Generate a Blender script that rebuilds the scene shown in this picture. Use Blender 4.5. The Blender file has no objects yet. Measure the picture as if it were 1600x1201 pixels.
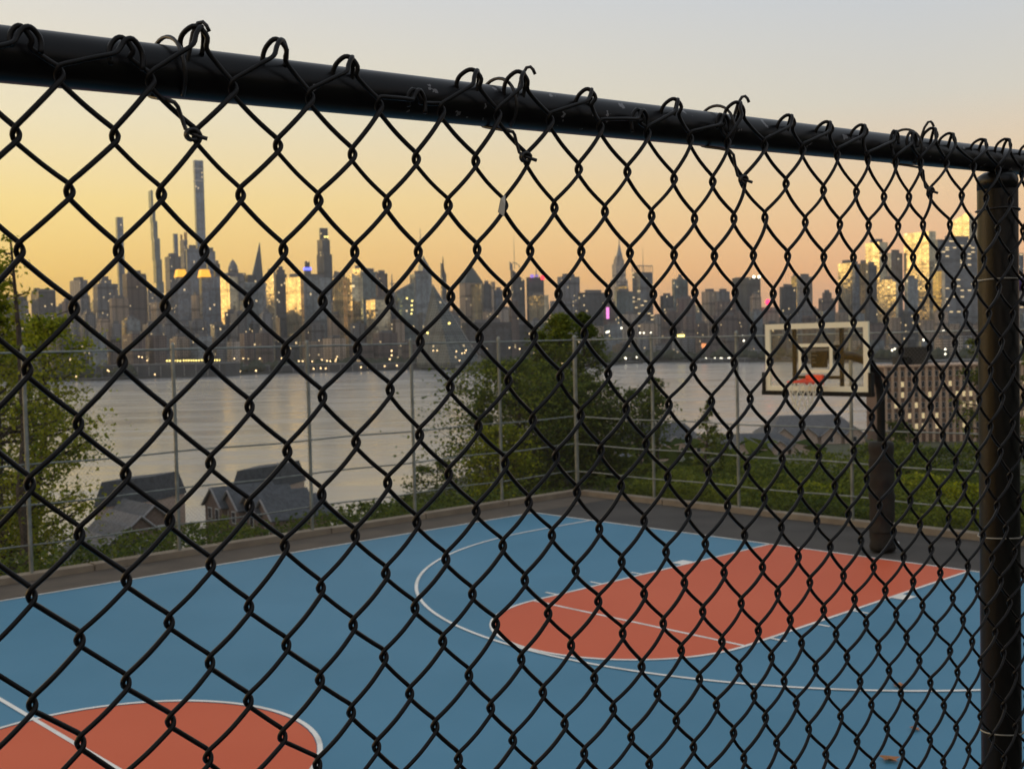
import bpy, math, random
import numpy as np
from mathutils import Vector, Matrix
random.seed(7)
rng = np.random.default_rng(7)
S = bpy.context.scene
DENOISE = True
COL = S.collection

# ------------------------------------------------------------------ camera
F, PITCH, ROLL, HC = 1789.49, 0.0372351, -0.0228892, 3.68614
_cp, _sp, _cr, _sr = math.cos(PITCH), math.sin(PITCH), math.cos(ROLL), math.sin(ROLL)
FW = np.array([0, _cp, -_sp]); UP0 = np.array([0, _sp, _cp]); RT0 = np.array([1.0, 0, 0])
RT = _cr*RT0 + _sr*UP0; UP = -_sr*RT0 + _cr*UP0
EYE = np.array([0, 0, HC])
cam = bpy.data.cameras.new('camera'); cam_o = bpy.data.objects.new('camera', cam); COL.objects.link(cam_o)
cam_o.matrix_world = Matrix(((RT[0], UP[0], -FW[0], 0), (RT[1], UP[1], -FW[1], 0), (RT[2], UP[2], -FW[2], HC), (0, 0, 0, 1)))
cam.sensor_width = 36; cam.lens = F/1600*36; cam.clip_start = 0.05; cam.clip_end = 30000
cam.dof.use_dof = True; cam.dof.focus_distance = 1.2; cam.dof.aperture_fstop = cam.lens/1.9
S.camera = cam_o

# ------------------------------------------------------------------ world
def lin(c):
    return tuple(((v/255)/12.92 if v/255 <= .04045 else ((v/255+.055)/1.055)**2.4) for v in c)
SUN_AZ, SUN_EL = math.radians(-74), math.radians(3.0)      # azimuth from the view direction, negative = left
W = bpy.data.worlds.new('World'); S.world = W; W.use_nodes = True
nt = W.node_tree; N = nt.nodes; LK = nt.links; N.clear()
def mth(op, a, b=None, c=None, clamp=False):
    n = N.new('ShaderNodeMath'); n.operation = op; n.use_clamp = clamp
    for k, v in enumerate((a, b, c)):
        if v is None: continue
        if isinstance(v, (int, float)): n.inputs[k].default_value = v
        else: LK.new(v, n.inputs[k])
    return n.outputs[0]
tc = N.new('ShaderNodeTexCoord'); sx = N.new('ShaderNodeSeparateXYZ'); LK.new(tc.outputs['Generated'], sx.inputs[0])
X, Yv, Z = sx.outputs
hl = mth('SQRT', mth('ADD', mth('ADD', mth('MULTIPLY', X, X), mth('MULTIPLY', Yv, Yv)), 1e-6))
dot = mth('DIVIDE', mth('ADD', mth('MULTIPLY', X, math.sin(SUN_AZ)), mth('MULTIPLY', Yv, math.cos(SUN_AZ))), hl)
el = mth('MULTIPLY', mth('ARCTAN2', Z, hl), 2/math.pi, clamp=True)          # 0..1 for 0..90 degrees
es = mth('POWER', el, 0.5)                                                        # sqrt spreads the horizon
def ramp(stops):
    r = N.new('ShaderNodeValToRGB'); LK.new(es, r.inputs[0]); r.color_ramp.interpolation = 'EASE' if False else 'LINEAR'
    e = r.color_ramp.elements
    for k, (deg, c) in enumerate(stops):
        p = math.sqrt(deg/90)
        if k == 0: q = e[0]; q.position = p
        elif k == 1: q = e[1]; q.position = p
        else: q = e.new(p)
        q.color = (*lin(c), 1)
    return r.outputs[0]
r_sun = ramp([(0, (255, 184, 50)), (3, (255, 204, 74)), (7, (251, 221, 136)), (11, (238, 223, 184)), (17, (216, 213, 208)), (30, (200, 203, 207)), (90, (176, 184, 194))])
r_mid = ramp([(0, (255, 164, 104)), (3, (254, 184, 126)), (7, (237, 202, 158)), (11, (211, 205, 192)), (17, (192, 199, 208)), (30, (186, 193, 202)), (90, (176, 184, 194))])
r_west = ramp([(0, (128, 128, 132)), (5, (148, 146, 148)), (15, (166, 168, 174)), (35, (174, 181, 190)), (90, (176, 184, 194))])
def mix(f, a, b):
    m = N.new('ShaderNodeMix'); m.data_type = 'RGBA'; LK.new(f, m.inputs[0]); LK.new(a, m.inputs[6]); LK.new(b, m.inputs[7]); return m.outputs[2]
t_sun = mth('DIVIDE', mth('ADD', dot, 0.05), 0.76, clamp=True)
t_west = mth('DIVIDE', mth('SUBTRACT', -0.15, dot), 0.8, clamp=True)
skyc = mix(t_west, mix(t_sun, r_mid, r_sun), r_west)
# the glow round the place where the sun comes up
glow = mth('MULTIPLY', mth('POWER', mth('MAXIMUM', dot, 0.0), 8.0), mth('POWER', mth('SUBTRACT', 1.0, el), 14.0))
gcol = N.new('ShaderNodeMix'); gcol.data_type = 'RGBA'; gcol.blend_type = 'ADD'; gcol.inputs[0].default_value = 1
gm = N.new('ShaderNodeVectorMath'); gm.operation = 'SCALE'; gm.inputs[0].default_value = (1.5, .78, .10); LK.new(glow, gm.inputs['Scale'])
LK.new(skyc, gcol.inputs[6]); LK.new(gm.outputs[0], gcol.inputs[7])
bg = N.new('ShaderNodeBackground'); bg.inputs[1].default_value = 1.0; LK.new(gcol.outputs[2], bg.inputs[0])
nish = N.new('ShaderNodeTexSky'); nish.sky_type = 'NISHITA'; nish.sun_disc = False
nish.sun_elevation = SUN_EL; nish.sun_rotation = SUN_AZ
bg2 = N.new('ShaderNodeBackground'); bg2.inputs[1].default_value = 0.02; LK.new(nish.outputs[0], bg2.inputs[0])
ad = N.new('ShaderNodeAddShader'); LK.new(bg.outputs[0], ad.inputs[0]); LK.new(bg2.outputs[0], ad.inputs[1])
wo = N.new('ShaderNodeOutputWorld'); LK.new(ad.outputs[0], wo.inputs[0])

sun = bpy.data.lights.new('sun', 'SUN'); sun.energy = 0.5; sun.angle = math.radians(38); sun.color = (1, .72, .42)
sun_o = bpy.data.objects.new('sun', sun); COL.objects.link(sun_o)
sd = Vector((math.sin(SUN_AZ)*math.cos(SUN_EL), math.cos(SUN_AZ)*math.cos(SUN_EL), math.sin(SUN_EL)))
sun_o.rotation_euler = sd.to_track_quat('Z', 'Y').to_euler()

S.view_settings.view_transform = 'Standard'; S.view_settings.look = 'None'
S.view_settings.exposure = .10; S.view_settings.gamma = 1; S.view_settings.use_curve_mapping = False
S.render.engine = 'CYCLES'
cy = S.cycles; cy.use_denoising = DENOISE; cy.use_adaptive_sampling = False; cy.max_bounces = 6; cy.diffuse_bounces = 2; cy.glossy_bounces = 3
cy.transparent_max_bounces = 24; cy.volume_bounces = 0; cy.caustics_reflective = False; cy.caustics_refractive = False
cy.sample_clamp_indirect = 4

# ------------------------------------------------------------------ helpers
def ray(px, py):
    return FW + (px-800)/F*RT - (py-600.5)/F*UP
def at(px, py, Y):
    r = ray(px, py); return EYE + r*(Y/r[1])
def ground(px, py, z):
    r = ray(px, py); return EYE + r*((z-HC)/r[2])
def tag(o, label=None, cat=None, group=None, kind=None):
    if label: o['label'] = label
    if cat: o['category'] = cat
    if group: o['group'] = group
    if kind: o['kind'] = kind
    return o
class MB:
    def __init__(s): s.v = []; s.f = []; s.n = 0; s.uv = {}; s.m = []
    def add(s, v, f, mi=0):
        b = s.n; v = [tuple(map(float, q)) for q in v]; s.v += v; s.n += len(v)
        s.f += [tuple(b+i for i in q) for q in f]; s.m += [mi]*len(f); return s
    def box(s, c, d, R=None, mi=0):
        x, y, z = d[0]/2, d[1]/2, d[2]/2
        P = np.array([(a*x, b*y, e*z) for e in (-1, 1) for b in (-1, 1) for a in (-1, 1)])
        if R is not None: P = P @ np.asarray(R).T
        P = P + np.asarray(c, float)
        return s.add(P, [(0, 2, 3, 1), (4, 5, 7, 6), (0, 1, 5, 4), (2, 6, 7, 3), (0, 4, 6, 2), (1, 3, 7, 5)], mi)
    def tube(s, pts, r, n=8, cap=True, mi=0, closed=False):
        P = np.asarray(pts, float); m = len(P)
        r = np.broadcast_to(np.asarray(r, float), (m,))
        T = np.gradient(P, axis=0)
        if closed: T = np.roll(P, -1, 0) - np.roll(P, 1, 0)
        T /= np.linalg.norm(T, axis=1)[:, None] + 1e-12
        ref = np.array([0, 0, 1.0]) if abs(T[0][2]) < .9 else np.array([1.0, 0, 0])
        u = np.cross(T[0], ref); u /= np.linalg.norm(u); vs = []
        for i in range(m):
            u = u - T[i]*(u@T[i]); u /= np.linalg.norm(u)+1e-12; w = np.cross(T[i], u)
            a = np.arange(n)*2*math.pi/n
            vs.append(P[i] + r[i]*(np.cos(a)[:, None]*u + np.sin(a)[:, None]*w))
        vs = np.concatenate(vs); fs = []
        for i in range(m if closed else m-1):
            j = (i+1) % m
            for k in range(n):
                k2 = (k+1) % n; fs.append((i*n+k, i*n+k2, j*n+k2, j*n+k))
        if cap and not closed: fs += [tuple(range(n))[::-1], tuple((m-1)*n+k for k in range(n))]
        return s.add(vs, fs, mi)
    def lathe(s, prof, c, n=16, mi=0, axis=None):
        vs = [];
        for (rr, z) in prof:
            for k in range(n):
                a = 2*math.pi*k/n; vs.append((c[0]+rr*math.cos(a), c[1]+rr*math.sin(a), c[2]+z))
        fs = [(i*n+k, i*n+(k+1) % n, (i+1)*n+(k+1) % n, (i+1)*n+k) for i in range(len(prof)-1) for k in range(n)]
        fs += [tuple(range(n))[::-1], tuple((len(prof)-1)*n+k for k in range(n))]
        return s.add(vs, fs, mi)
    def prism(s, quad, z0, z1, quad2=None, mi=0, mt=None):
        q2 = quad if quad2 is None else quad2; n = len(quad)
        z1 = [z1]*n if isinstance(z1, (int, float)) else z1
        v = [(a[0], a[1], z0) for a in quad] + [(a[0], a[1], z) for a, z in zip(q2, z1)]
        s.add(v, [(i, (i+1) % n, n+(i+1) % n, n+i) for i in range(n)], mi)
        s.f.append(tuple(s.n-n+i for i in range(n))); s.m.append(mi if mt is None else mt)
        return s
    def build(s, name, mat, parent=None, org=(0, 0, 0), smooth=False, uvm=False):
        me = bpy.data.meshes.new(name); o3 = np.array(org, float)
        V = (np.array(s.v) - o3) if s.n else np.zeros((0, 3))
        me.from_pydata(V.tolist(), [], s.f)
        mats = mat if isinstance(mat, (list, tuple)) else [mat]
        for m in mats: me.materials.append(m)
        if len(mats) > 1: me.polygons.foreach_set('material_index', s.m)
        if smooth: me.polygons.foreach_set('use_smooth', [True]*len(me.polygons))
        if uvm:
            uvl = me.uv_layers.new(name='UVMap')
            for p in me.polygons:
                nn = p.normal
                if abs(nn.z) > .8:
                    for li in p.loop_indices:
                        c = me.vertices[me.loops[li].vertex_index].co; uvl.data[li].uv = (c.x, c.y)
                else:
                    h = Vector((-nn.y, nn.x, 0)).normalized()
                    for li in p.loop_indices:
                        c = me.vertices[me.loops[li].vertex_index].co; uvl.data[li].uv = (c.dot(h), c.z)
        me.update()
        o = bpy.data.objects.new(name, me); COL.objects.link(o)
        if parent is not None: o.parent = parent
        else: o.location = tuple(o3)
        return o
def empty(name, loc, label=None, cat=None, group=None):
    o = bpy.data.objects.new(name, None); o.empty_display_size = .2; COL.objects.link(o); o.location = tuple(map(float, loc))
    return tag(o, label, cat, group)
def copy_tree(o, parent=None):
    c = o.copy(); COL.objects.link(c)
    if parent is not None: c.parent = parent
    for ch in list(o.children): copy_tree(ch, c)
    return c

# ------------------------------------------------------------------ materials
def mat(name, col, rough=.7, metal=0, spec=.5, var=0, vscale=3, bump=0, bscale=30, col2=None, emit=None, es_=0, trans=0, alpha=1, lo=.35, hi=.65):
    m = bpy.data.materials.new(name); m.use_nodes = True; t = m.node_tree; b = t.nodes['Principled BSDF']
    b.inputs['Base Color'].default_value = (*col, 1); b.inputs['Roughness'].default_value = rough
    b.inputs['Metallic'].default_value = metal; b.inputs['Specular IOR Level'].default_value = spec
    co = t.nodes.new('ShaderNodeTexCoord')
    if var or col2:
        n = t.nodes.new('ShaderNodeTexNoise'); n.inputs['Scale'].default_value = vscale; n.inputs['Detail'].default_value = 6
        t.links.new(co.outputs['Object'], n.inputs[0])
        r = t.nodes.new('ShaderNodeValToRGB'); e = r.color_ramp.elements
        e[0].position = lo; e[1].position = hi
        c2 = col2 or tuple(min(1, c*(1+var)) for c in col); c1 = col if col2 else tuple(c*(1-var) for c in col)
        e[0].color = (*c1, 1); e[1].color = (*c2, 1)
        t.links.new(n.outputs[0], r.inputs[0]); t.links.new(r.outputs[0], b.inputs['Base Color'])
    if bump:
        n = t.nodes.new('ShaderNodeTexNoise'); n.inputs['Scale'].default_value = bscale; n.inputs['Detail'].default_value = 4
        t.links.new(co.outputs['Object'], n.inputs[0])
        bp = t.nodes.new('ShaderNodeBump'); bp.inputs['Strength'].default_value = bump; bp.inputs['Distance'].default_value = .01
        t.links.new(n.outputs[0], bp.inputs['Height']); t.links.new(bp.outputs[0], b.inputs['Normal'])
    if emit: b.inputs['Emission Color'].default_value = (*emit, 1); b.inputs['Emission Strength'].default_value = es_
    return m
def facade(name, wall, glass, metal, rough=.12, cw=3.4, ch=3.6, fu=.3, fv=.35, lit=.007, warm=(1, .72, .35), ls=1.1, wrough=.8, spec=.6, floors=0.0):
    m = bpy.data.materials.new(name); m.use_nodes = True; t = m.node_tree; L = t.links; b = t.nodes['Principled BSDF']
    def M(op, a, bb=None, clamp=False):
        n = t.nodes.new('ShaderNodeMath'); n.operation = op; n.use_clamp = clamp
        for k, v in enumerate((a, bb)):
            if v is None: continue
            if isinstance(v, (int, float)): n.inputs[k].default_value = v
            else: L.new(v, n.inputs[k])
        return n.outputs[0]
    uv = t.nodes.new('ShaderNodeUVMap'); sp = t.nodes.new('ShaderNodeSeparateXYZ'); L.new(uv.outputs[0], sp.inputs[0])
    U, V = M('DIVIDE', sp.outputs[0], cw), M('DIVIDE', sp.outputs[1], ch)
    mk = M('MULTIPLY', M('GREATER_THAN', M('FRACT', U), fu), M('GREATER_THAN', M('FRACT', V), fv))
    oi = t.nodes.new('ShaderNodeObjectInfo')
    cb = t.nodes.new('ShaderNodeCombineXYZ'); L.new(M('FLOOR', U), cb.inputs[0]); L.new(M('FLOOR', V), cb.inputs[1]); L.new(M('MULTIPLY', oi.outputs['Random'], 97), cb.inputs[2])
    wn = t.nodes.new('ShaderNodeTexWhiteNoise'); L.new(cb.outputs[0], wn.inputs[0])
    litm = M('MULTIPLY', M('GREATER_THAN', wn.outputs['Value'], 1-lit), mk)
    # weathered walls: broad tone changes per building and over the face
    nz = t.nodes.new('ShaderNodeTexNoise'); nz.inputs['Scale'].default_value = .03; nz.inputs['Detail'].default_value = 5
    co = t.nodes.new('ShaderNodeTexCoord'); L.new(co.outputs['Object'], nz.inputs[0])
    bay = M('SUBTRACT', 1.0, M('MULTIPLY', M('LESS_THAN', M('FRACT', M('MULTIPLY', M('ADD', U, M('MULTIPLY', oi.outputs['Random'], 9)), .24)), .3), .38))
    mech = M('SUBTRACT', 1.0, M('MULTIPLY', M('LESS_THAN', M('FRACT', M('MULTIPLY', M('ADD', V, M('MULTIPLY', oi.outputs['Random'], 31)), .075)), .11), .5))
    bm = M('MULTIPLY', bay, mech)
    k = M('MULTIPLY', bm, M('ADD', M('MULTIPLY', nz.outputs[0], .6), M('ADD', M('MULTIPLY', oi.outputs['Random'], .6), .5)))
    wv = t.nodes.new('ShaderNodeVectorMath'); wv.operation = 'SCALE'; wv.inputs[0].default_value = wall; L.new(k, wv.inputs['Scale'])
    k2 = M('MULTIPLY', M('ADD', M('MULTIPLY', bm, .5), .5), M('ADD', M('MULTIPLY', wn.outputs['Value'], .6 if metal < .8 else .3), M('MULTIPLY', nz.outputs[0], 1.1)))  # tone noise in the glass colour imitates uneven reflections
    # panes are never quite in one plane: each mirrors a slightly different patch of sky
    ge = t.nodes.new('ShaderNodeNewGeometry'); a1 = t.nodes.new('ShaderNodeVectorMath'); a1.operation = 'SUBTRACT'; L.new(wn.outputs['Color'], a1.inputs[0]); a1.inputs[1].default_value = (.5, .5, .5)
    a2 = t.nodes.new('ShaderNodeVectorMath'); a2.operation = 'SCALE'; L.new(a1.outputs[0], a2.inputs[0]); a2.inputs['Scale'].default_value = .045
    a3 = t.nodes.new('ShaderNodeVectorMath'); a3.operation = 'ADD'; L.new(ge.outputs['Normal'], a3.inputs[0]); L.new(a2.outputs[0], a3.inputs[1])
    a4 = t.nodes.new('ShaderNodeVectorMath'); a4.operation = 'NORMALIZE'; L.new(a3.outputs[0], a4.inputs[0]); L.new(a4.outputs[0], b.inputs['Normal'])
    gv = t.nodes.new('ShaderNodeVectorMath'); gv.operation = 'SCALE'; gv.inputs[0].default_value = glass; L.new(k2, gv.inputs['Scale'])
    mx = t.nodes.new('ShaderNodeMix'); mx.data_type = 'RGBA'; L.new(mk, mx.inputs[0]); L.new(wv.outputs[0], mx.inputs[6]); L.new(gv.outputs[0], mx.inputs[7])
    L.new(mx.outputs[2], b.inputs['Base Color'])
    L.new(M('MULTIPLY', mk, metal), b.inputs['Metallic'])
    L.new(M('ADD', M('MULTIPLY', mk, rough-wrough), wrough), b.inputs['Roughness'])
    b.inputs['Specular IOR Level'].default_value = spec
    b.inputs['Emission Color'].default_value = (*warm, 1); L.new(M('MULTIPLY', litm, ls), b.inputs['Emission Strength'])
    return m
FC = {
 'glass':   facade('blue_grey_glass', (.13, .155, .17), (.27, .33, .37), .5, .10, 3.0, 3.9, .12, .14, .006, spec=.8),
 'gold':    facade('glow_tinted_mirror_glass', (.30, .28, .20), (1.0, .92, .66), .92, .10, 6.0, 3.9, .09, .10, .002, spec=.8),  # yellow tint puts part of the mirrored sunrise into the glass colour
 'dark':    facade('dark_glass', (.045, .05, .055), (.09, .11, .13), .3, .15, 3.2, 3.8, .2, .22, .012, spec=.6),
 'teal':    facade('teal_glass', (.10, .125, .13), (.19, .26, .28), .42, .10, 3.0, 3.9, .12, .14, .01, spec=.8),
 'brick':   facade('brown_brick', (.165, .125, .11), (.05, .055, .06), .2, .2, 3.2, 3.3, .5, .45, .015),
 'tan':     facade('tan_brick', (.40, .315, .235), (.10, .09, .08), .3, .2, 3.0, 3.3, .5, .45, .012),
 'grey':    facade('grey_concrete', (.21, .22, .235), (.06, .065, .07), .25, .2, 3.2, 3.5, .4, .42, .02),
 'bands':   facade('banded_lit_glass', (.09, .10, .11), (.22, .26, .30), .5, .12, 9.0, 4.2, .05, .45, .08, ls=.9),
 'pale':    facade('pale_stone', (.48, .42, .35), (.08, .08, .09), .2, .2, 3.0, 3.4, .5, .45, .012),
 'blue':    facade('deep_blue_glass', (.10, .12, .15), (.22, .28, .36), .45, .10, 3.0, 3.9, .1, .12, .006, spec=.8),
}
FC['sage'] = facade('sage_panels', (.10, .115, .105), (.05, .06, .055), .35, .25, 5.0, 3.6, .45, .4, .012)
M_ROOF = mat('roof_grey', (.10, .10, .10), .9)
M_PLANT = mat('roof_machinery', (.13, .13, .135), .8)
M_STEEL = mat('mast_steel', (.22, .23, .24), .5, .6)
def lamp_mat(name, c, s): return mat(name, c, .5, emit=c, es_=s)
M_LAMP = lamp_mat('lamp_warm', (1, .68, .32), 3.5); M_LAMPW = lamp_mat('lamp_white', (1, .92, .7), 3.5); M_LAMPY = lamp_mat('lamp_yellow', (1, .78, .22), 2.8)

# ------------------------------------------------------------------ court frame of reference
CX, CY, TH = 5.74510414, 18.8413508, -0.818531967
CE = np.array([math.cos(TH), math.sin(TH)]); CN = np.array([math.sin(TH), -math.cos(TH)])
def ct(u, v, z=0.0):
    q = np.array([CX, CY]) + u*CE + v*CN; return (q[0], q[1], z)
def inv_ct(x, y):
    d = np.array([x-CX, y-CY]); return d@CE, d@CN
RC = np.array([[CE[0], CN[0], 0], [CE[1], CN[1], 0], [0, 0, 1]])   # columns u, v, z

# ------------------------------------------------------------------ terrain, river, far bank
def shore(x, y):      # distance of the near shore along this bearing
    a = math.degrees(math.atan2(x, max(y, 1e-3)))
    t = min(1, max(0, (a+12)/22)); t = t*t*(3-2*t)
    return 215 + 260*t
def zt(x, y):
    u, v = inv_ct(x, y)
    if u > 8.9: return 2.06 + min(4, max(0, (u-14)*.1))
    du = max(-9.35-u, 0); dv = max(-3.0-v, v-28.5, 0); d = math.hypot(du, dv)
    if d <= 0: return -.35
    r = math.hypot(x, y); sh = shore(x, y)
    d0 = 3 if x < 0 else 11
    t = min(1.0, max(0, d-d0)/max(40, sh-26-d0)); a = min(1, max(0, (x+20)/40))
    return -.35 - .04*min(d, d0) - 31.5*t**(.66*(1-a)+.42*a)
m_ground = mat('hillside_earth', (.05, .05, .03), .95, col2=(.075, .085, .035), vscale=.25, bump=.4, bscale=3)
b = MB(); gx = np.concatenate([np.linspace(-420, -40, 39), np.linspace(-36, 36, 73), np.linspace(40, 620, 59)])
gy = np.concatenate([np.linspace(-120, -6, 20), np.linspace(-4, 40, 45), np.linspace(44, 620, 97)])
nx, ny = len(gx), len(gy)
V = [(x, y, zt(x, y)) for y in gy for x in gx]
b.add(V, [(j*nx+i, j*nx+i+1, (j+1)*nx+i+1, (j+1)*nx+i) for j in range(ny-1) for i in range(nx-1)])
tag(b.build('hillside_ground', m_ground, smooth=True), 'dark earth hillside falling from the court to the river', kind='structure')

m_water = bpy.data.materials.new('river_water'); m_water.use_nodes = True
t = m_water.node_tree; pb = t.nodes['Principled BSDF']; pb.inputs['Base Color'].default_value = (.28, .275, .28, 1)
pb.inputs['Roughness'].default_value = .16; pb.inputs['IOR'].default_value = 1.45; pb.inputs['Specular IOR Level'].default_value = .6
co = t.nodes.new('ShaderNodeTexCoord'); mp = t.nodes.new('ShaderNodeMapping'); mp.inputs['Scale'].default_value = (.05, .22, 1)
t.links.new(co.outputs['Object'], mp.inputs[0])
n1 = t.nodes.new('ShaderNodeTexNoise'); n1.inputs['Scale'].default_value = 3; n1.inputs['Detail'].default_value = 6; t.links.new(mp.outputs[0], n1.inputs[0])
bp = t.nodes.new('ShaderNodeBump'); bp.inputs['Strength'].default_value = .12; bp.inputs['Distance'].default_value = .25
t.links.new(n1.outputs[0], bp.inputs['Height']); t.links.new(bp.outputs[0], pb.inputs['Normal'])
n2 = t.nodes.new('ShaderNodeTexNoise'); n2.inputs['Scale'].default_value = .25; n2.inputs['Detail'].default_value = 3; t.links.new(mp.outputs[0], n2.inputs[0])
mr = t.nodes.new('ShaderNodeMapRange'); mr.inputs[1].default_value = .35; mr.inputs[2].default_value = .65; mr.inputs[3].default_value = .15; mr.inputs[4].default_value = .27
t.links.new(n2.outputs[0], mr.inputs[0]); t.links.new(mr.outputs[0], pb.inputs['Roughness'])
b = MB(); b.add([(-9000, 60, -30), (9000, 60, -30), (9000, 2600, -30), (-9000, 2600, -30)], [(0, 1, 2, 3)])
tag(b.build('river', m_water), 'wide calm river reflecting the yellow dawn sky', kind='structure')

# far bank: front edge follows the shoreline seen in the photograph
sh_px = [(-900, 596), (0, 596), (150, 595), (300, 588), (450, 583), (650, 577), (800, 576), (940, 573), (1000, 566), (1200, 565.5), (1400, 566), (1600, 570), (2400, 572)]
SH = [ground(x, y, -29.9) for x, y in sh_px]
def shore_y(px):
    xs = [q[0] for q in sh_px]; return float(np.interp(px, xs, [q[1] for q in SH]))
m_bank = mat('far_bank', (.045, .048, .045), .95, var=.4, vscale=.02)
b = MB(); top = [(q[0], q[1], -27.5) for q in SH] + [(9000, SH[-1][1], -27.5), (9000, 14000, -27.5), (-9000, 14000, -27.5), (-9000, SH[0][1], -27.5)]
bot = [(q[0], q[1], -31) for q in top]; n = len(top)
b.add(top+bot, [tuple(range(n))] + [(i, n+i, n+(i+1) % n, (i+1) % n) for i in range(n)])
tag(b.build('far_bank', m_bank), 'low dark far bank under the skyline', kind='structure')

# air between here and the skyline
m_haze = bpy.data.materials.new('haze_air'); m_haze.use_nodes = True; t = m_haze.node_tree; t.nodes.clear()
o_ = t.nodes.new('ShaderNodeOutputMaterial'); pv = t.nodes.new('ShaderNodeVolumePrincipled')
pv.inputs['Density'].default_value = 6.2e-5; pv.inputs['Color'].default_value = (.90, .89, .88, 1); pv.inputs['Anisotropy'].default_value = .2
t.links.new(pv.outputs[0], o_.inputs['Volume'])
b = MB(); b.box((0, 2400, 230), (19000, 24000, 530))
hz = b.build('haze', m_haze); tag(hz, 'thin dawn haze over the river and the city', kind='stuff'); hz.visible_shadow = True

# ------------------------------------------------------------------ skyline
GRID = math.radians(-31)
ZB = -27.5
def footprint(x0, xm, x1, ytop, Y, phi=None, depth=None):
    ym = (ytop+560)/2
    if phi is None: phi = GRID
    dL = np.array([math.sin(phi), math.cos(phi)]); dR = np.array([math.cos(phi), -math.sin(phi)])
    A = at(xm, ym, Y)[:2]
    def hit(px, d):
        r = ray(px, ym)[:2]; den = d[0]*r[1]-d[1]*r[0]
        return -(A[0]*r[1]-A[1]*r[0])/den
    sR = hit(x1, dR); sR = min(max(sR, 5), 400)
    sL = hit(x0, dL) if x0 < xm-.1 else 22.
    sL = min(max(sL, 8), 110) if depth is None else depth
    return [A, A+dR*sR, A+dR*sR+dL*sL, A+dL*sL]
def shrink(q, k):
    c = sum(q)/len(q); return [c+(p-c)*k for p in q]
def tower(name, label, x0, xm, x1, yt, Y, fac, cat='skyscraper', phi=None, plant=True, steps=(), group=None, ybot=None, depth=None, slant=None):
    q = footprint(x0, xm, x1, yt, Y, phi, depth); q = [np.array(p) for p in q]
    zt_ = at(xm, yt, Y)[2]; org = (q[0][0], q[0][1], ZB)
    b = MB(); z1 = zt_
    if slant: z1 = [zt_+slant[k] for k in range(4)]
    b.prism(q[::1], ZB if ybot is None else at(xm, ybot, Y)[2], z1, mi=0, mt=1)
    o = b.build(name, [FC[fac], M_ROOF], org=org, uvm=True); tag(o, label, cat, group)
    for k, (kk, yy) in enumerate(steps):
        s = MB(); z2 = at(xm, yy, Y)[2]; s.prism(shrink(q, kk), zt_, z2, mt=1)
        s.build('upper_tier', [FC[fac], M_ROOF], parent=o, org=org, uvm=True); zt_ = z2
    if plant and not slant:
        s = MB(); kk = .55 if not steps else steps[-1][0]*.55
        h = (zt_-ZB)*.02+3; s.prism(shrink(q, kk), zt_, zt_+h)
        s.build('roof_machinery', M_PLANT, parent=o, org=org)
    o['_q'] = 0; del o['_q']
    return o, q, zt_, org
def mast(o, org, px, y0, y1, Y, r=.8, mat_=None, name='mast'):
    p0, p1 = at(px, y0, Y), at(px, y1, Y); p1[0] = p0[0]; p1[1] = p0[1]
    b = MB(); b.tube([p0, p0*.5+p1*.5, p1], [r, r*.7, r*.25], 6); return b.build(name, mat_ or M_STEEL, parent=o, org=org)
def pyramid(o, org, q, z0, z1, mt, k=0.02, name='pyramid_roof'):
    b = MB(); b.prism(q, z0, z1, shrink(q, k)); return b.build(name, mt, parent=o, org=org, uvm=True)
def panel(o, org, px0, py0, px1, py1, Y, mt, name='lit_sign', th=1.5):
    a, c = at(px0, py1, Y), at(px1, py0, Y); b = MB()
    b.box(((a[0]+c[0])/2, (a[1]+c[1])/2, (a[2]+c[2])/2), (abs(c[0]-a[0]), th, abs(c[2]-a[2]))); return b.build(name, mt, parent=o, org=org)

T = tower
T('skyscraper', 'tall flat-topped grey slab, leftmost of the three thin towers on the left', 184, 186.5, 196, 339, 3300, 'blue', plant=False)
o, q, z, org = T('skyscraper', 'very thin tapering tower leaning to a needle tip between two slabs', 246, 247, 258, 440, 3100, 'teal', plant=False)
for (y0, y1, xa, xb) in ((440, 405, 245.2, 255.5), (405, 372, 243.5, 253), (372, 345, 242.2, 249.5), (345, 322, 241, 246.5), (322, 297, 239.5, 242)):
    qq = footprint(xa, xa+.8, xb, y1, 3100, depth=30); b = MB(); b.prism(qq, at(xa, y0, 3100)[2]-2, at(xa, y1, 3100)[2], mt=1)
    b.build('setback_tier', [FC['teal'], M_ROOF], parent=o, org=org, uvm=True)
o, q, z, org = T('skyscraper', 'tallest slab tower of the skyline with two pale bands near its flat top', 306.5, 309, 322.5, 250, 3200, 'blue', plant=False)
m_band = mat('pale_band', (.45, .45, .42), .6)
for yy in (262, 281):
    b = MB(); z0 = at(314, yy+2.2, 3200)[2]; z1 = at(314, yy, 3200)[2]
    b.prism(shrink(q, 1.05), z0, z1); b.build('recessed_band', m_band, parent=o, org=org)
o, q, z, org = T('skyscraper', 'dark grey-blue tower with twin ragged tops under construction left of the tallest slab', 273, 275, 281, 365, 2900, 'blue', plant=False)
o, q, z, org = T('skyscraper', 'tower with golden scaffolding crown beside the tallest slab', 284, 290, 296, 374, 2950, 'grey', plant=False)
m_scaf = mat('scaffold', (.45, .26, .12), .7)
b = MB(); s2 = random.Random(4)
for k in range(9):
    c = sum(q)/4 + np.array([s2.uniform(-8, 8), s2.uniform(-6, 6)]); h = s2.uniform(8, 24)
    b.box((c[0], c[1], z+h/2), (2.2, 2.2, h))
b.build('scaffolding', m_scaf, parent=o, org=org)
T('skyscraper', 'broad blue-grey tower standing in front of the foot of the tallest slab', 293, 294.5, 314, 388, 2700, 'blue')
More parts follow.
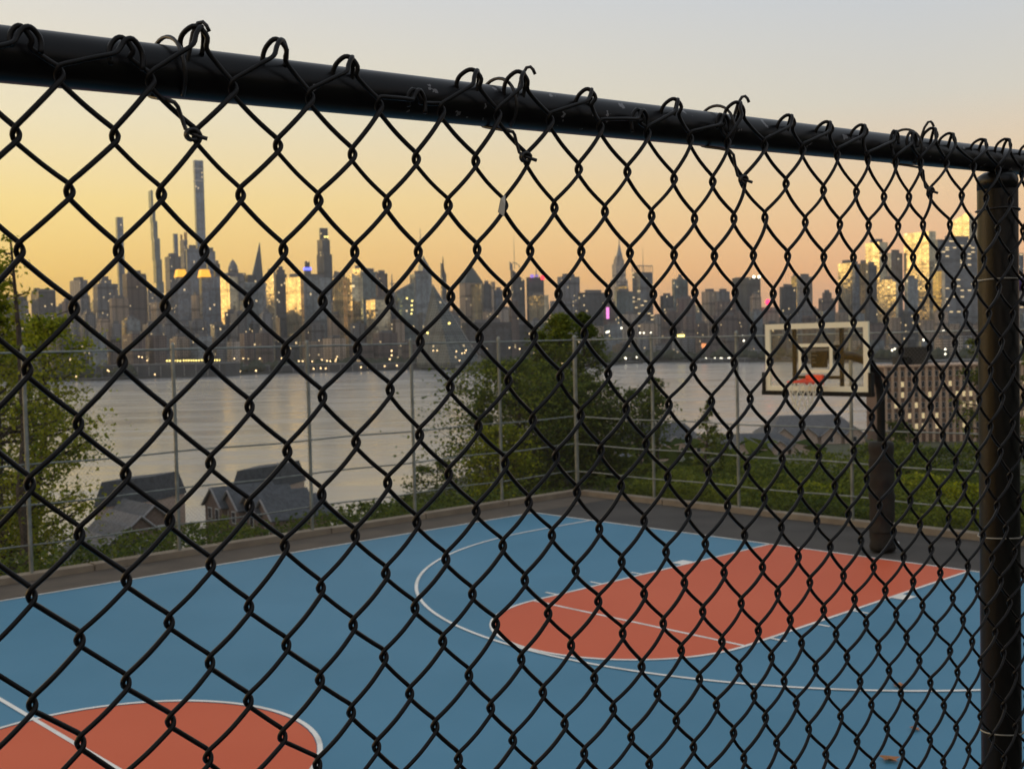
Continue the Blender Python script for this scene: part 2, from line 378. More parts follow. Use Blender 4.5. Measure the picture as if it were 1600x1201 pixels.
T('skyscraper', 'grey tower with a lit tan left flank right of the needle tower', 260, 267, 285, 400, 2800, 'grey')
m_crown_glow = mat('crown_painted_reflection', (.85, .52, .10), .35, .6, emit=(1, .45, .02), es_=.9)  # emission stands in for orange sky light reflected by the crowns
for (a, m_, c_, lab) in ((272, 279, 301, 'left one of two twin towers with orange crowns, reflected light drawn as glow'), (313, 318, 347, 'right one of two twin towers with orange crowns, reflected light drawn as glow')):
    o, q, z, org = T('skyscraper', lab, a, m_, c_, 432, 2300, 'blue', plant=False)
    x = (m_-1, m_+16) if m_ < 300 else (m_-3, m_+14)
    qq = footprint(x[0], x[0]+1, x[1], 424, 2290, depth=26)
    b = MB(); b.prism(qq, at(m_, 432.5, 2290)[2], at(m_, 420.5, 2290)[2], shrink(qq, .72)); b.build('reflection_glow_crown', m_crown_glow, parent=o, org=org)
T('skyscraper', 'blue-grey slab rising behind the right orange-crowned tower', 325, 327, 339, 392, 2600, 'blue')
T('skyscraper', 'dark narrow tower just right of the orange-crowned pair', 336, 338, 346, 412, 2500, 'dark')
T('apartment_tower', 'building with bright orange-lit flank below the domed tower', 346, 360, 374, 432, 2100, 'gold', phi=math.radians(-48))
o, q, z, org = T('office_tower', 'stone tower topped by a rounded dome and shoulders', 354, 357, 386, 426, 2750, 'grey', plant=False)
cc = at(364, 415, 2775); b = MB(); zz = z
b.lathe([(13, 0), (12.5, 10), (10, 20), (5, 29), (1, 33), (.4, 36)], (cc[0], cc[1], z-1), 12); b.build('dome', FC['grey'], parent=o, org=org, uvm=True)
o, q, z, org = T('skyscraper', 'sharp pointed dark tower with sloping sides like a steep pyramid', 395, 397, 413, 432, 2850, 'dark', plant=False)
zp = at(402, 378, 2850)[2]; b = MB(); ap_ = at(403.5, 378, 2850)
b.prism(q, z, zp, [np.array([ap_[0]+dx, 2865.]) for dx in (-.6, .6, .6, -.6)]); b.build('pointed_top', FC['dark'], parent=o, org=org, uvm=True)
o, q, z, org = T('skyscraper', 'blue-grey glass tower with a black boxed cap below the pointed tower', 382, 384, 417, 441, 2250, 'glass', plant=False)
qq = footprint(388, 389, 402, 430, 2260, depth=20); b = MB(); b.prism(qq, z-1, at(395, 429, 2260)[2]); b.build('black_cap', FC['dark'], parent=o, org=org, uvm=True)
T('apartment_tower', 'golden-lit building squeezed left of the stepped dark tower', 417, 429, 433, 424, 2500, 'gold', phi=math.radians(-38))
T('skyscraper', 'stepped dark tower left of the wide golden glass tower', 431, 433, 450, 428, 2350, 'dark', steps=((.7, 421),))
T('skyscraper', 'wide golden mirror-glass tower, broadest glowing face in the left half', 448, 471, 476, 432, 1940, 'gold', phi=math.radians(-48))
o, q, z, org = T('skyscraper', 'slim grey tower with a blue-lit crown band', 477, 478.5, 488, 422, 2700, 'grey', plant=False)
M_BLUE = lamp_mat('blue_light', (.10, .12, 1), 3)
b = MB(); b.prism(shrink(q, 1.08), z, z+6); b.build('blue_light_band', M_BLUE, parent=o, org=org)
b = MB(); b.prism(shrink(q, .7), z+6, at(482, 408, 2700)[2]); b.build('upper_tier', [FC['dark']], parent=o, org=org, uvm=True)
T('office_tower', 'wide flat blue-grey block right of the golden tower', 471, 473, 518, 433, 2100, 'glass', cat='office tower')
o, q, z, org = T('skyscraper', 'tall stepped tower with a lit pair of windows near its dark top', 497, 508, 521, 397, 2800, 'dark', plant=False, phi=math.radians(-40))
qq = footprint(498, 506, 518, 374, 2810, phi=math.radians(-40)); b = MB(); b.prism(qq, z, at(508, 374, 2810)[2], mt=1); b.build('middle_tier', [FC['dark'], M_ROOF], parent=o, org=org, uvm=True)
qq = footprint(502, 503.5, 515, 356, 2815); b = MB(); b.prism(qq, at(508, 375, 2810)[2], at(508, 356, 2815)[2], mt=1); b.build('upper_tier', [FC['dark'], M_ROOF], parent=o, org=org, uvm=True)
for px in (507.6, 511.4):
    p = at(px, 370, 2795); b = MB(); b.box(p, (3.4, 2, 3.4)); b.build('lit_window', M_LAMPY, parent=o, org=org)
GPHI = math.radians(-46)
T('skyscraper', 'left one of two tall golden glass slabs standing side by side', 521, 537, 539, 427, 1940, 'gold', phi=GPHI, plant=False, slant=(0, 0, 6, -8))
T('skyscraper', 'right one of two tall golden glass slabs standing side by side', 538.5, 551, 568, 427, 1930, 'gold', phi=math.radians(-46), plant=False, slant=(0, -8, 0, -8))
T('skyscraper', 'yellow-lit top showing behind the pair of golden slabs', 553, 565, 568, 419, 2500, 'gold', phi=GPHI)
T('office_tower', 'tall teal-grey office block with rounded corner right of the golden slabs', 566, 568, 592, 424, 2350, 'teal', cat='office tower')
T('office_tower', 'brown-topped office block beside the teal-grey block', 589, 591, 607, 427, 2300, 'brick', cat='office tower')
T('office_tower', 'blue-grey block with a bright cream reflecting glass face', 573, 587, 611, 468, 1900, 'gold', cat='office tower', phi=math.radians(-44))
o, q, z, org = T('office_tower', 'dark narrow building under a thin lattice mast', 606, 608, 622, 462, 2050, 'dark', cat='office tower', plant=False)
mast(o, org, 613, 462, 428, 2055, 2.4)
b = MB(); p = at(613, 443, 2055); b.box(p, (9, 2, 2)); b.build('mast_arms', M_STEEL, parent=o, org=org)
T('apartment_tower', 'greenish glass block with a roof slanting up to the right', 620, 622, 648, 450, 1950, 'teal', cat='apartment tower', plant=False, slant=(-6, 9, 10, -5))
T('skyscraper', 'dark-topped blue tower with a narrow golden left edge left of the slanted pyramid', 642, 650, 672, 428, 2150, 'glass', phi=math.radians(-38))
o, q, z, org = T('skyscraper', 'faceted crystalline tower with a thin spire rising behind the blue tower', 655, 663, 676, 412, 2700, 'glass', plant=False, slant=(20, -14, 0, -6), phi=math.radians(-45))
mast(o, org, 658, 415, 357, 2710, 2.2, name='spire')
o, q, z, org = T('skyscraper', 'narrow curved blade-like tower standing alone above the low roofs', 691, 692.5, 699, 430, 2800, 'dark', plant=False, slant=(30, 0, 0, 30))
mast(o, org, 692.5, 425, 401, 2800, 3, FC['dark'], 'blade_tip')
# sloping pyramid apartment block
P = [at(650, 552, 1500), at(704, 556, 1445), at(752, 552, 1500), at(704, 550, 1580)]
apx = at(676, 444, 1525); b = MB(); org = (P[0][0], P[0][1], ZB)
qq = [np.array(p[:2]) for p in P]; b.prism(qq, ZB, ZB+6, mt=1)
b.add([(p[0], p[1], ZB+6) for p in P]+[tuple(apx), tuple(at(650, 520, 1490))], [(0, 1, 4), (1, 2, 4), (2, 3, 4), (3, 0, 4)])
o = b.build('pyramid_apartments', [FC['sage'], M_ROOF], org=org, uvm=True); tag(o, 'grey-green pyramid-shaped apartment block with a long white sloping edge by the river', 'apartment block')
b = MB(); b.tube([(P[2][0], P[2][1], ZB+6), tuple(apx)], .45, 5); b.build('white_edge', mat('white_edge', (.35, .35, .34), .8), parent=o, org=org)
for (px, py) in ((636, 466), (644, 470), (643.5, 477), (643.8, 484), (643, 490), (702, 505), (668, 520)):
    b = MB(); p = at(px, py, 1480 if px > 650 else 1940); b.box(p, (2.4, 2, 2.4)); b.build('lit_window', M_LAMPY, parent=o, org=org)
o, q, z, org = T('office_tower', 'golden-faced tower with a dark four-sided pyramid roof', 719, 728, 756, 442, 2350, 'tan', cat='office tower', plant=False, phi=math.radians(-24))
pyramid(o, org, shrink(q, 1.06), z, at(738, 413, 2350)[2], mat('slate_roof', (.06, .075, .07), .6), .03)
qq = footprint(728, 752, 755, 446, 2335, phi=math.radians(-44)); b = MB(); b.prism(qq, ZB+30, at(740, 443, 2335)[2]); b.build('golden_wing', FC['gold'], parent=o, org=org, uvm=True)
T('office_tower', 'rounded dark blue glass tower right of the pyramid-roofed tower', 755, 757, 769, 446, 2300, 'dark', cat='office tower', steps=((.8, 443),))
T('office_tower', 'thin pale tower between two dark ones', 769.5, 771, 775, 440, 2500, 'tan', cat='office tower', plant=False)
T('office_tower', 'dark flat-topped tower left of the masted tower', 775, 776, 787, 453, 2350, 'blue', cat='office tower')
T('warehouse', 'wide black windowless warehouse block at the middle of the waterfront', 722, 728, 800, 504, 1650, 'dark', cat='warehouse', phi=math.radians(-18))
T('office_tower', 'pale blank-walled block above the black warehouse', 781, 783, 799, 483, 1900, 'pale', cat='office block')
T('apartment_tower', 'narrow pinkish brick tower right of the pale blank block', 798, 800, 811, 470, 1850, 'brick', cat='apartment tower')
o, q, z, org = T('skyscraper', 'slate-grey tower with a sail-like screen and tall thin mast', 800, 802, 821, 421, 2500, 'dark', plant=False, slant=(0, -24, -24, 0))
mast(o, org, 804, 421, 368, 2500, .9, name='antenna_mast')
b = MB(); a_ = at(796, 408, 2495); c_ = at(804, 420, 2495); d_ = at(799, 420, 2495)
for yy in (0, 3): pass
b.prism([np.array([a_[0], a_[1]]), np.array([d_[0]+3, d_[1]]), np.array([d_[0]+3, d_[1]+2]), np.array([a_[0], a_[1]+2])], d_[2]-3, [a_[2], a_[2]-7, a_[2]-7, a_[2]]); b.build('roof_screen', M_STEEL, parent=o, org=org)
b = MB(); b.tube([at(800, 410, 2497), at(806, 411, 2497), at(811, 415, 2497), at(814, 421, 2497)], .9, 5); b.build('roof_arc', M_STEEL, parent=o, org=org)
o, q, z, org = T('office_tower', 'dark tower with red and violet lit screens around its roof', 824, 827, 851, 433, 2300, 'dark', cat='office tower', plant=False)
mast(o, org, 838, 433, 419, 2310, 1.6, name='roof_antenna')
panel(o, org, 845, 430, 851, 437, 2290, lamp_mat('red_screen', (1, .05, .08), 1.6))
panel(o, org, 828.5, 429, 834, 434, 2290, lamp_mat('violet_screen', (.35, .2, .8), .8)); panel(o, org, 836, 429, 841, 433, 2290, lamp_mat('violet_screen_dim', (.25, .16, .55), .6))
T('office_tower', 'squat glass building glowing gold in front of the screen-topped tower', 827, 851, 858, 461, 2000, 'gold', cat='office block', phi=math.radians(-35))
T('office_tower', 'flat grey slab tower above the conifer tops', 872, 879, 907, 432, 2400, 'grey', cat='office tower')
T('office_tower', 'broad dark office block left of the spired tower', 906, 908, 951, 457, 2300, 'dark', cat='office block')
T('apartment_tower', 'dim grey block with a few white lights below the flat grey slab', 862, 864, 905, 470, 2150, 'grey', cat='apartment tower')
# stepped tower with a spire
o, q, z, org = T('skyscraper', 'stepped stone tower with a tapering crown and needle spire', 955, 964, 982, 436, 3000, 'pale', plant=False, phi=math.radians(-26))
for (xa, xm, xb, y0, y1) in ((957.5, 964, 979, 436, 412), (960, 965, 976.5, 412, 405), (962, 966, 974.5, 405, 400)):
    qq = footprint(xa, xm, xb, y1, 3005, phi=math.radians(-26)); b = MB(); b.prism(qq, at(966, y0, 3005)[2]-1, at(966, y1, 3005)[2], mt=1); b.build('setback_tier', [FC['pale'], M_ROOF], parent=o, org=org, uvm=True)
cc = at(967.8, 400, 3020); zz = lambda yy: at(967.8, yy, 3020)[2]-cc[2]
b = MB(); b.lathe([(8, 0), (6.5, zz(396)), (4.4, zz(391)), (3, zz(386)), (1.4, zz(382)), (.9, zz(372)), (.4, zz(362))], cc, 10); b.build('spire', M_STEEL, parent=o, org=org)
T('office_tower', 'low gold-topped building right in front of the spired tower', 962, 980, 983, 447, 2750, 'gold', cat='office block', phi=GPHI, ybot=455)
T('office_tower', 'bluish office tower directly under the spired tower', 962, 964, 990, 455, 2600, 'teal', cat='office tower')
panel(*T('apartment_tower', 'slim tower with a vertical pink neon strip on its side', 944, 947, 962, 470, 2100, 'brick', cat='apartment tower')[0::3], 947.5, 480, 951.5, 498, 2085, lamp_mat('pink_neon', (.9, .25, .7), 1.2))
o, q, z, org = T('skyscraper', 'banded glass tower with lattice crown and gold left wing right of the spired tower', 989, 1001, 1021, 425, 2350, 'bands', plant=False, phi=math.radians(-34))
b = MB(); c0 = (q[0]+q[2])/2
for k in range(7):
    p = q[0]+(q[1]-q[0])*k/6; b.tube([(p[0], p[1], z), (p[0], p[1], z+13)], .6, 4)
    p = q[0]+(q[3]-q[0])*k/6; b.tube([(p[0], p[1], z), (p[0], p[1], z+13)], .6, 4)
b.tube([(q[3][0], q[3][1], z+13), (q[0][0], q[0][1], z+13), (q[1][0], q[1][1], z+13)], .9, 4); b.build('lattice_crown', M_STEEL, parent=o, org=org)
mast(o, org, 1005, 425, 384, 2360, .7, name='antenna_mast')
T('apartment_tower', 'dark tower with a stepped top between the banded tower and the grey-green one', 1034, 1036, 1053, 462, 2350, 'dark', cat='apartment tower')
T('apartment_tower', 'grey-green flat-topped tower standing free in the gap of sky', 1053, 1054.5, 1076, 436, 2500, 'teal', cat='apartment tower', steps=((.4, 433),))
T('apartment_tower', 'reddish brick tower at the foot of the grey-green tower', 1059, 1061, 1087, 466, 2300, 'brick', cat='apartment tower')
T('apartment_tower', 'tower with a gold-lit corner, leftmost of a close pair', 1097, 1108, 1122, 455, 2450, 'tan', cat='apartment tower', phi=math.radians(-36))
T('apartment_tower', 'grey tower right of the gold-cornered tower', 1121, 1124, 1141, 455, 2400, 'grey', cat='apartment tower')
T('apartment_tower', 'dark reddish slab in front of the gold-cornered pair', 1120, 1122, 1150, 471, 2200, 'brick', cat='apartment tower')
o, q, z, org = T('office_tower', 'black tower with two bright white lights on its roof', 1145, 1168, 1189, 433, 2450, 'dark', cat='office tower', plant=False, phi=math.radians(-44))
for px in (1178, 1186):
    p = at(px, 432.5, 2440); b = MB(); b.lathe([(.3, -3), (2.4, -2), (3, 0), (2.4, 2), (.3, 3)], p, 8); b.build('roof_floodlight', M_LAMPW, parent=o, org=org)
T('office_tower', 'gold-lit back wall left of the tower with two white lights', 1145, 1160, 1164, 437, 2600, 'gold', cat='office tower', phi=GPHI)
T('apartment_tower', 'beige tower with rounded shoulders in front of the two-light tower', 1174, 1177, 1190, 463, 2200, 'tan', cat='apartment tower', steps=((.6, 459),))
o, q, z, org = T('apartment_tower', 'low tan building carrying a bright red light', 1188, 1191, 1218, 480, 2250, 'tan', cat='apartment tower', plant=False)
b = MB(); p = at(1200, 472, 2245); b.lathe([(.3, -6), (4, -4), (5.5, 0), (4, 4), (.3, 6)], p, 8); b.build('red_light', lamp_mat('red_light', (1, .02, .08), 4), parent=o, org=org)
T('apartment_tower', 'dark speckled tower left of the slim blue tower', 1220, 1223, 1245, 448, 2350, 'dark', cat='apartment tower')
T('office_tower', 'yellow-lit top peeking over the dark speckled tower', 1237, 1249, 1251, 431, 2800, 'gold', cat='office tower', phi=GPHI)
T('skyscraper', 'slim blue-grey tower above the left part of the backboard', 1247, 1250, 1270, 432, 2550, 'blue')
T('apartment_tower', 'stepped red-brown tower standing free above the backboard', 1280, 1284, 1306, 466, 2300, 'brick', cat='apartment tower', steps=((.55, 457),))
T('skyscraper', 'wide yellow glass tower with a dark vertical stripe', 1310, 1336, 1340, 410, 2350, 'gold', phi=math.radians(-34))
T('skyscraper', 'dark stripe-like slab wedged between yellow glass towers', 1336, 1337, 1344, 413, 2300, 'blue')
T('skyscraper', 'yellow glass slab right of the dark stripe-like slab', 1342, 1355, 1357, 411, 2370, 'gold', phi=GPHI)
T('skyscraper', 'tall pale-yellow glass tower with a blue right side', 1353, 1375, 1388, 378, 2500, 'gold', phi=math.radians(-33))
T('office_tower', 'stepped dark building at the foot of the pale-yellow tower', 1355, 1358, 1371, 414, 2150, 'dark', cat='office tower')
T('office_tower', 'orange-lit stone block with a notched top', 1372, 1400, 1404, 440, 2100, 'gold', cat='office block', phi=math.radians(-36), steps=((.6, 436),))
T('skyscraper', 'deep blue-violet tower behind the orange-lit block', 1390, 1393, 1411, 395, 2450, 'blue')
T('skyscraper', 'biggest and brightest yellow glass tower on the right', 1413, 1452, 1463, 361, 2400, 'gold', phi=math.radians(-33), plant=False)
T('office_tower', 'blue-grey stepped block in front of the biggest yellow tower', 1416, 1419, 1435, 435, 2050, 'glass', cat='office tower')
T('skyscraper', 'pale-green lit narrow glass tower beside the biggest yellow tower', 1458, 1472, 1477, 423, 2080, 'gold', phi=math.radians(-40))
T('skyscraper', 'broad dark tower with many lit floors near the black post', 1462, 1466, 1530, 374, 2250, 'bands', phi=math.radians(-20))
o, q, z, org = T('skyscraper', 'pale cream tower with a slanted crown next to the black post', 1489, 1515, 1532, 340, 2500, 'gold', phi=math.radians(-33), plant=False, slant=(14, -12, -6, -4))
T('skyscraper', 'grey tower glimpsed mostly behind the black post', 1528, 1534, 1600, 395, 2350, 'bands', phi=math.radians(-20))
T('office_tower', 'twin-flanked grey building half behind the left tree, tan on its left side', 111, 127, 139, 437, 2400, 'grey', cat='office tower', phi=math.radians(-44))
T('apartment_tower', 'grey stepped building with an orange strip on its left flank', 147, 154, 186, 443, 2300, 'grey', cat='apartment tower', steps=((.5, 436),), phi=math.radians(-36))
T('office_tower', 'brown-black tower between the flat slab and the needle tower', 193, 200, 231, 427, 2400, 'brick', cat='office tower', phi=math.radians(-36))
T('apartment_tower', 'pale striped apartment block in front of the brown-black tower', 172, 176, 202, 466, 2050, 'tan', cat='apartment tower')
T('apartment_tower', 'tan banded block below the foot of the needle tower', 236, 246, 262, 472, 2150, 'tan', cat='apartment tower', phi=math.radians(-40))
T('apartment_tower', 'tan slim tower between the orange-crowned pair', 300, 308, 314, 461, 2150, 'tan', cat='apartment tower', phi=math.radians(-46))
T('apartment_tower', 'small black block with one bright window under the domed tower', 352, 354, 373, 487, 2000, 'dark', cat='apartment tower')
T('apartment_tower', 'dark building seen through the left tree, a gap of gold sky on its right', 50, 62, 88, 455, 2300, 'dark', cat='apartment tower')
T('apartment_tower', 'brown building right of the gap of gold sky by the left tree', 98, 103, 114, 470, 2250, 'brick', cat='apartment tower')
T('apartment_tower', 'broad building behind the top of the left tree', -10, 10, 46, 470, 2350, 'grey', cat='apartment tower')

# anonymous blocks that fill the gaps: three hazy rows
land = [(60, 'the left tree'), (160, 'the flat grey slab'), (245, 'the needle tower'), (315, 'the tallest slab'), (400, 'the pointed tower'), (470, 'the wide golden tower'), (545, 'the golden slab pair'),
        (610, 'the lattice mast'), (680, 'the white-edged pyramid'), (760, 'the black warehouse'), (840, 'the screen-topped tower'), (910, 'the conifer-top slab'), (970, 'the spired tower'),
        (1050, 'the grey-green tower'), (1130, 'the gold-cornered tower'), (1180, 'the two-light tower'), (1265, 'the backboard'), (1350, 'the yellow glass towers'), (1430, 'the biggest yellow tower'), (1500, 'the broad lit tower')]
fr = random.Random(11)
kinds = {'dark': 'dark glassy', 'brick': 'brown brick', 'grey': 'grey concrete', 'tan': 'tan brick', 'glass': 'blue-grey glass', 'pale': 'pale stone', 'gold': 'gold-flanked mirror-glass'}
FILL = {}
def filler(x, w, y, Y, rowname):
    fac = fr.choice(['dark', 'brick', 'grey', 'grey', 'tan', 'glass', 'brick', 'tan', 'glass', 'pale' if fr.random() < .35 else 'grey'])
    if rowname == 'far' and fr.random() < .16: fac = 'gold'
    lm = min(land, key=lambda t: abs(t[0]-x-w/2))[1]
    lab = f'{kinds[fac]} block, {rowname} row by {lm}'
    ph = GRID + math.radians(fr.uniform(-9, 5))
    o_ = T('city_block', lab, x, x+fr.uniform(.18, .42)*w, x+w, y, Y, fac, cat='city block', phi=ph, group=lab.replace(' block,', ' blocks,'), plant=fr.random() < .7,
      steps=((.7, y-fr.uniform(1.5, 4)),) if fr.random() < .3 else ())
    FILL.setdefault(lab, []).append((x, o_[0]))
x = -60
while x < 1720:      # far row
    w = fr.uniform(12, 26); base = 452 if x < 620 else 470
    filler(x, w, base+fr.uniform(0, 26), 2680+fr.uniform(-60, 60), 'far'); x += w*fr.uniform(.85, 1.3)
x = -60
while x < 1720:      # middle row
    w = fr.uniform(14, 30); base = 488 if x < 700 else 486
    filler(x, w, base+fr.uniform(0, 24), max(1950, shore_y(x)*1.08)+fr.uniform(-50, 50), 'middle'); x += w*fr.uniform(.9, 1.25)
x = -80
while x < 1720:      # low waterfront row
    w = fr.uniform(18, 42); Yb = shore_y(x+w/2)*1.10
    if not (690 < x+w and x < 812): filler(x, w, 518+fr.uniform(0, 22)+(6 if x > 900 else 0), Yb+fr.uniform(0, 40), 'low waterfront')
    x += w*fr.uniform(.95, 1.2)

for lab, lst in FILL.items():
    lst.sort(key=lambda t_: t_[0]); n_ = len(lst); words = {2: ['left one of two', 'right one of two'], 3: ['left one of three', 'middle one of three', 'right one of three']}
    for k_, (_, ob) in enumerate(lst):
        if n_ == 1: del ob['group']
        else: ob['label'] = lab+', '+(words[n_][k_] if n_ in words else ['first', 'second', 'third', 'fourth', 'fifth', 'sixth', 'seventh', 'eighth'][min(k_, 7)]+' from the left')

# riverside: pier sheds, road deck, moored ship, barge, lamps
m_pier = mat('pier_shed', (.06, .065, .07), .8, var=.3, vscale=.05)
def pier(name, label, x0, x1, y0, y1, Yk=1.0, m=m_pier, cat='pier', roof=True, dp=40):
    Yb = shore_y((x0+x1)/2)*Yk; a, c = at(x0, y0, Yb), at(x1, y0, Yb); zt2, zb2 = at((x0+x1)/2, y0, Yb)[2], -30.4
    qq = [a[:2], c[:2], c[:2]+np.array([8, dp]), a[:2]+np.array([8, dp])]
    b = MB(); b.prism(qq, zb2, zt2); o = b.build(name, m, org=(a[0], a[1], zb2)); tag(o, label, cat)
    n = max(3, int((c[0]-a[0])/14)); s = MB(); s.box((0, 0, 0), (1.1, .5, (zt2-zb2)*.8)); pil = s.build('pilaster', M_STEEL, parent=o)
    for k in range(n):
        p = a+(c-a)*(k+.5)/n
        if k: pil = pil.copy(); COL.objects.link(pil); pil.parent = o
        pil.location = (p[0]-a[0], p[1]-.3-a[1], (zb2+zt2)/2+.5-zb2)
    if roof:
        s = MB(); s.prism(shrink(qq, 1.01), zt2, zt2+1.2, shrink(qq, .96)); s.build('shed_roof', M_ROOF, parent=o, org=(a[0], a[1], zb2))
    return o, Yb
pier('pier_shed', 'long dark pier shed on the far bank below the row of yellow lamps', 150, 352, 570, 590, .998)
pier('pier_shed', 'dark low pier shed running from the tallest slab to the golden slabs', 356, 560, 571, 584, 1.0)
pier('pier_shed', 'dark quay building left of the white-edged pyramid', 562, 700, 568, 580, 1.0)
m_ship = mat('ship_grey', (.17, .18, .19), .6)
# moored grey ship: a shaped hull with deck and bridge
def ship(name, label, x0, x1, yw, hpx, Y, m, cat, deckh=.35):
    a, c = at(x0, yw, Y), at(x1, yw, Y); Lh = c[0]-a[0]; B_ = Lh*.09; h = hpx/F*Y; b = MB(); prof = [(-.5, .25), (-.42, .8), (-.2, 1), (.25, 1), (.42, .7), (.5, .06)]
    cx_ = (a[0]+c[0])/2; vs = []
    for k, (u, wd) in enumerate(prof):
        for (zz_, ww) in ((-30.3, .7), (-30+h*.5, .95), (-30+h*(1+.25*max(0, u)), 1)):
            for s_ in (-1, 1): vs.append((cx_+u*Lh*(1.0 if zz_ > -30 else .94), Y+s_*wd*ww*B_, zz_))
    fs = []
    for k in range(len(prof)-1):
        o0, o1 = k*6, k*6+6
        for l in (0, 2): fs += [(o0+l, o1+l, o1+l+2, o0+l+2), (o0+l+1, o0+l+3, o1+l+3, o1+l+1)]
        fs.append((o0+4, o1+4, o1+5, o0+5))
    fs += [(0, 2, 3, 1), (2, 4, 5, 3), (30, 31, 33, 32), (32, 33, 35, 34)]
    b.add(vs, fs); o = b.build(name, m, org=(cx_, Y, -30)); tag(o, label, cat)
    s = MB(); s.box((cx_-Lh*.12, Y, -30+h*1.35), (Lh*.16, B_*.8, h*.75)); s.box((cx_-Lh*.14, Y, -30+h*1.9), (Lh*.08, B_*.5, h*.5)); s.build('superstructure', m, parent=o, org=(cx_, Y, -30))
    s = MB(); s.tube([(cx_-Lh*.13, Y, -30+h*2), (cx_-Lh*.13, Y, -30+h*3.2)], .5, 5); s.build('mast', M_STEEL, parent=o, org=(cx_, Y, -30))
ship('moored_ship', 'long grey ship moored in front of the black warehouse', 712, 815, 577, 9, 1370, m_ship, 'ship')
ship('barge', 'small dark barge on the water right of the conifers', 952, 1005, 571.5, 2.2, 1560, mat('barge_dark', (.05, .055, .06), .8), 'barge')
pier('pier_shed', 'flat pale terminal building behind the conifers at the water', 800, 905, 560, 574, 1.0, mat('terminal', (.22, .2, .2), .8), roof=False)
pier('pier_shed', 'low pier at the water right of the conifers', 925, 1075, 559, 566, 1.0)
pier('pier_shed', 'long low pier behind the left half of the backboard', 1085, 1260, 560.5, 567, 1.0)
pier('pier_shed', 'low pier seen right of the gooseneck pole', 1262, 1440, 561, 568, 1.0)
pier('pier_shed', 'low pier half hidden by the black post', 1445, 1640, 563, 570, 1.0)

def lamp_group(pts, m, label, group, r=1.0, name='street_lamp', cat='lamp', Yk=.985, pole=True):
    proto = None
    for (px, py) in pts:
        Y = shore_y(px)*Yk; p = at(px, py, Y)
        if proto is None:
            b = MB(); b.lathe([(.15, -1), (.8, -.7), (1, 0), (.8, .7), (.15, 1)], (0, 0, 0), 8); o = b.build(name, m)
            if pole:
                s = MB(); s.tube([(0, 0, -8), (0, 0, -.6)], .18, 5); s.build('pole', M_STEEL, parent=o)
            proto = o
        else: o = copy_tree(proto)
        o.location = tuple(p); o.scale = (r*.85,)*3; tag(o, label, cat, group)
lamp_group([(261+k*4.1, 563.5) for k in range(6)]+[(287+k*3.9, 563) for k in range(7)]+[(315+k*4, 562.5) for k in range(8)], M_LAMPY, 'yellow lamp in the tight row above the long pier shed', 'yellow lamps above the long pier shed', 1.15)
lamp_group([(366, 560), (380, 560), (406, 560), (440, 560), (467, 564), (473, 564), (488, 564.5), (503, 562), (511, 563.5), (516, 564), (524, 564), (525, 561), (527, 557)], M_LAMP, 'pale lamp dotted along the bank below the pointed and golden towers', 'lamps below the golden towers', .95)
lamp_group([(375, 580), (400, 579), (490, 576), (501, 575), (509, 575.5), (554, 573), (564, 573.5), (575, 572.5), (601, 572), (620, 571), (635, 570.5), (612, 548), (612, 555), (609, 561)], M_LAMP, 'warm lamp near the water between the tallest slab and the pyramid block', 'warm lamps by the water left of the pyramid', 1.1)
lamp_group([(119, 588), (168, 578), (170, 580), (242, 585), (309, 582), (321, 582), (328, 582), (230, 563), (222, 558), (217, 557)], M_LAMP, 'small warm lamp on the far bank near the left tree', 'warm lamps near the left tree', .85)
lamp_group([(677, 547.5), (683, 547.5), (697, 568), (718, 563), (726, 551), (728, 547), (722, 552), (713, 549), (848, 569), (834, 552), (878, 567), (910, 565), (796, 543), (812, 545)], M_LAMP, 'warm lamp scattered in front of the pyramid block and the conifers', 'warm lamps by the pyramid block', .9)
lamp_group([(971, 512.5), (951, 518), (948, 519), (1000, 520), (1006, 520), (1017, 520), (977, 559), (995, 558), (978, 560)], M_LAMPW, 'white lamp low behind the conifers and the spired tower', 'white lamps by the spired tower', 1.3)
lamp_group([(1117, 560), (1126, 560), (1128, 560), (1138, 560), (1140, 559.5), (1103, 560), (1149, 525), (1161, 525), (1162, 532)], M_LAMPW, 'white lamp on the pier left of the backboard', 'white lamps on the pier left of the backboard', 1.35)
lamp_group([(1394, 547), (1398, 545)]+[(1426+k*4.4, 547.5) for k in range(5)]+[(1443, 531), (1477, 545.5), (1477, 553), (1474, 517)], M_LAMPW, 'white lamp on the bank right of the gooseneck pole', 'white lamps right of the gooseneck pole', 1.2)
m_sign = lamp_mat('orange_billboard', (1, .35, .12), 1.0)
for (px, py, w, h, mm, lab) in ((1100, 540, 7, 7, m_sign, 'orange lit billboard on the bank left of the backboard'), (1064, 525, 11, 5, M_LAMPY, 'yellow lit canopy on the bank left of the orange billboard')):
    Y = shore_y(px)*1.03; p = at(px, py, Y); o = empty('billboard', (p[0], p[1], -28), lab, 'billboard')
    b = MB(); b.box((0, 0, p[2]+28), (w/F*Y, 1, h/F*Y)); b.build('lit_panel', mm, parent=o)
    b = MB(); b.tube([(-2, 0, 0), (-2, 0, p[2]+28)], .4, 5); b.tube([(2, 0, 0), (2, 0, p[2]+28)], .4, 5); b.build('legs_frame', M_STEEL, parent=o)
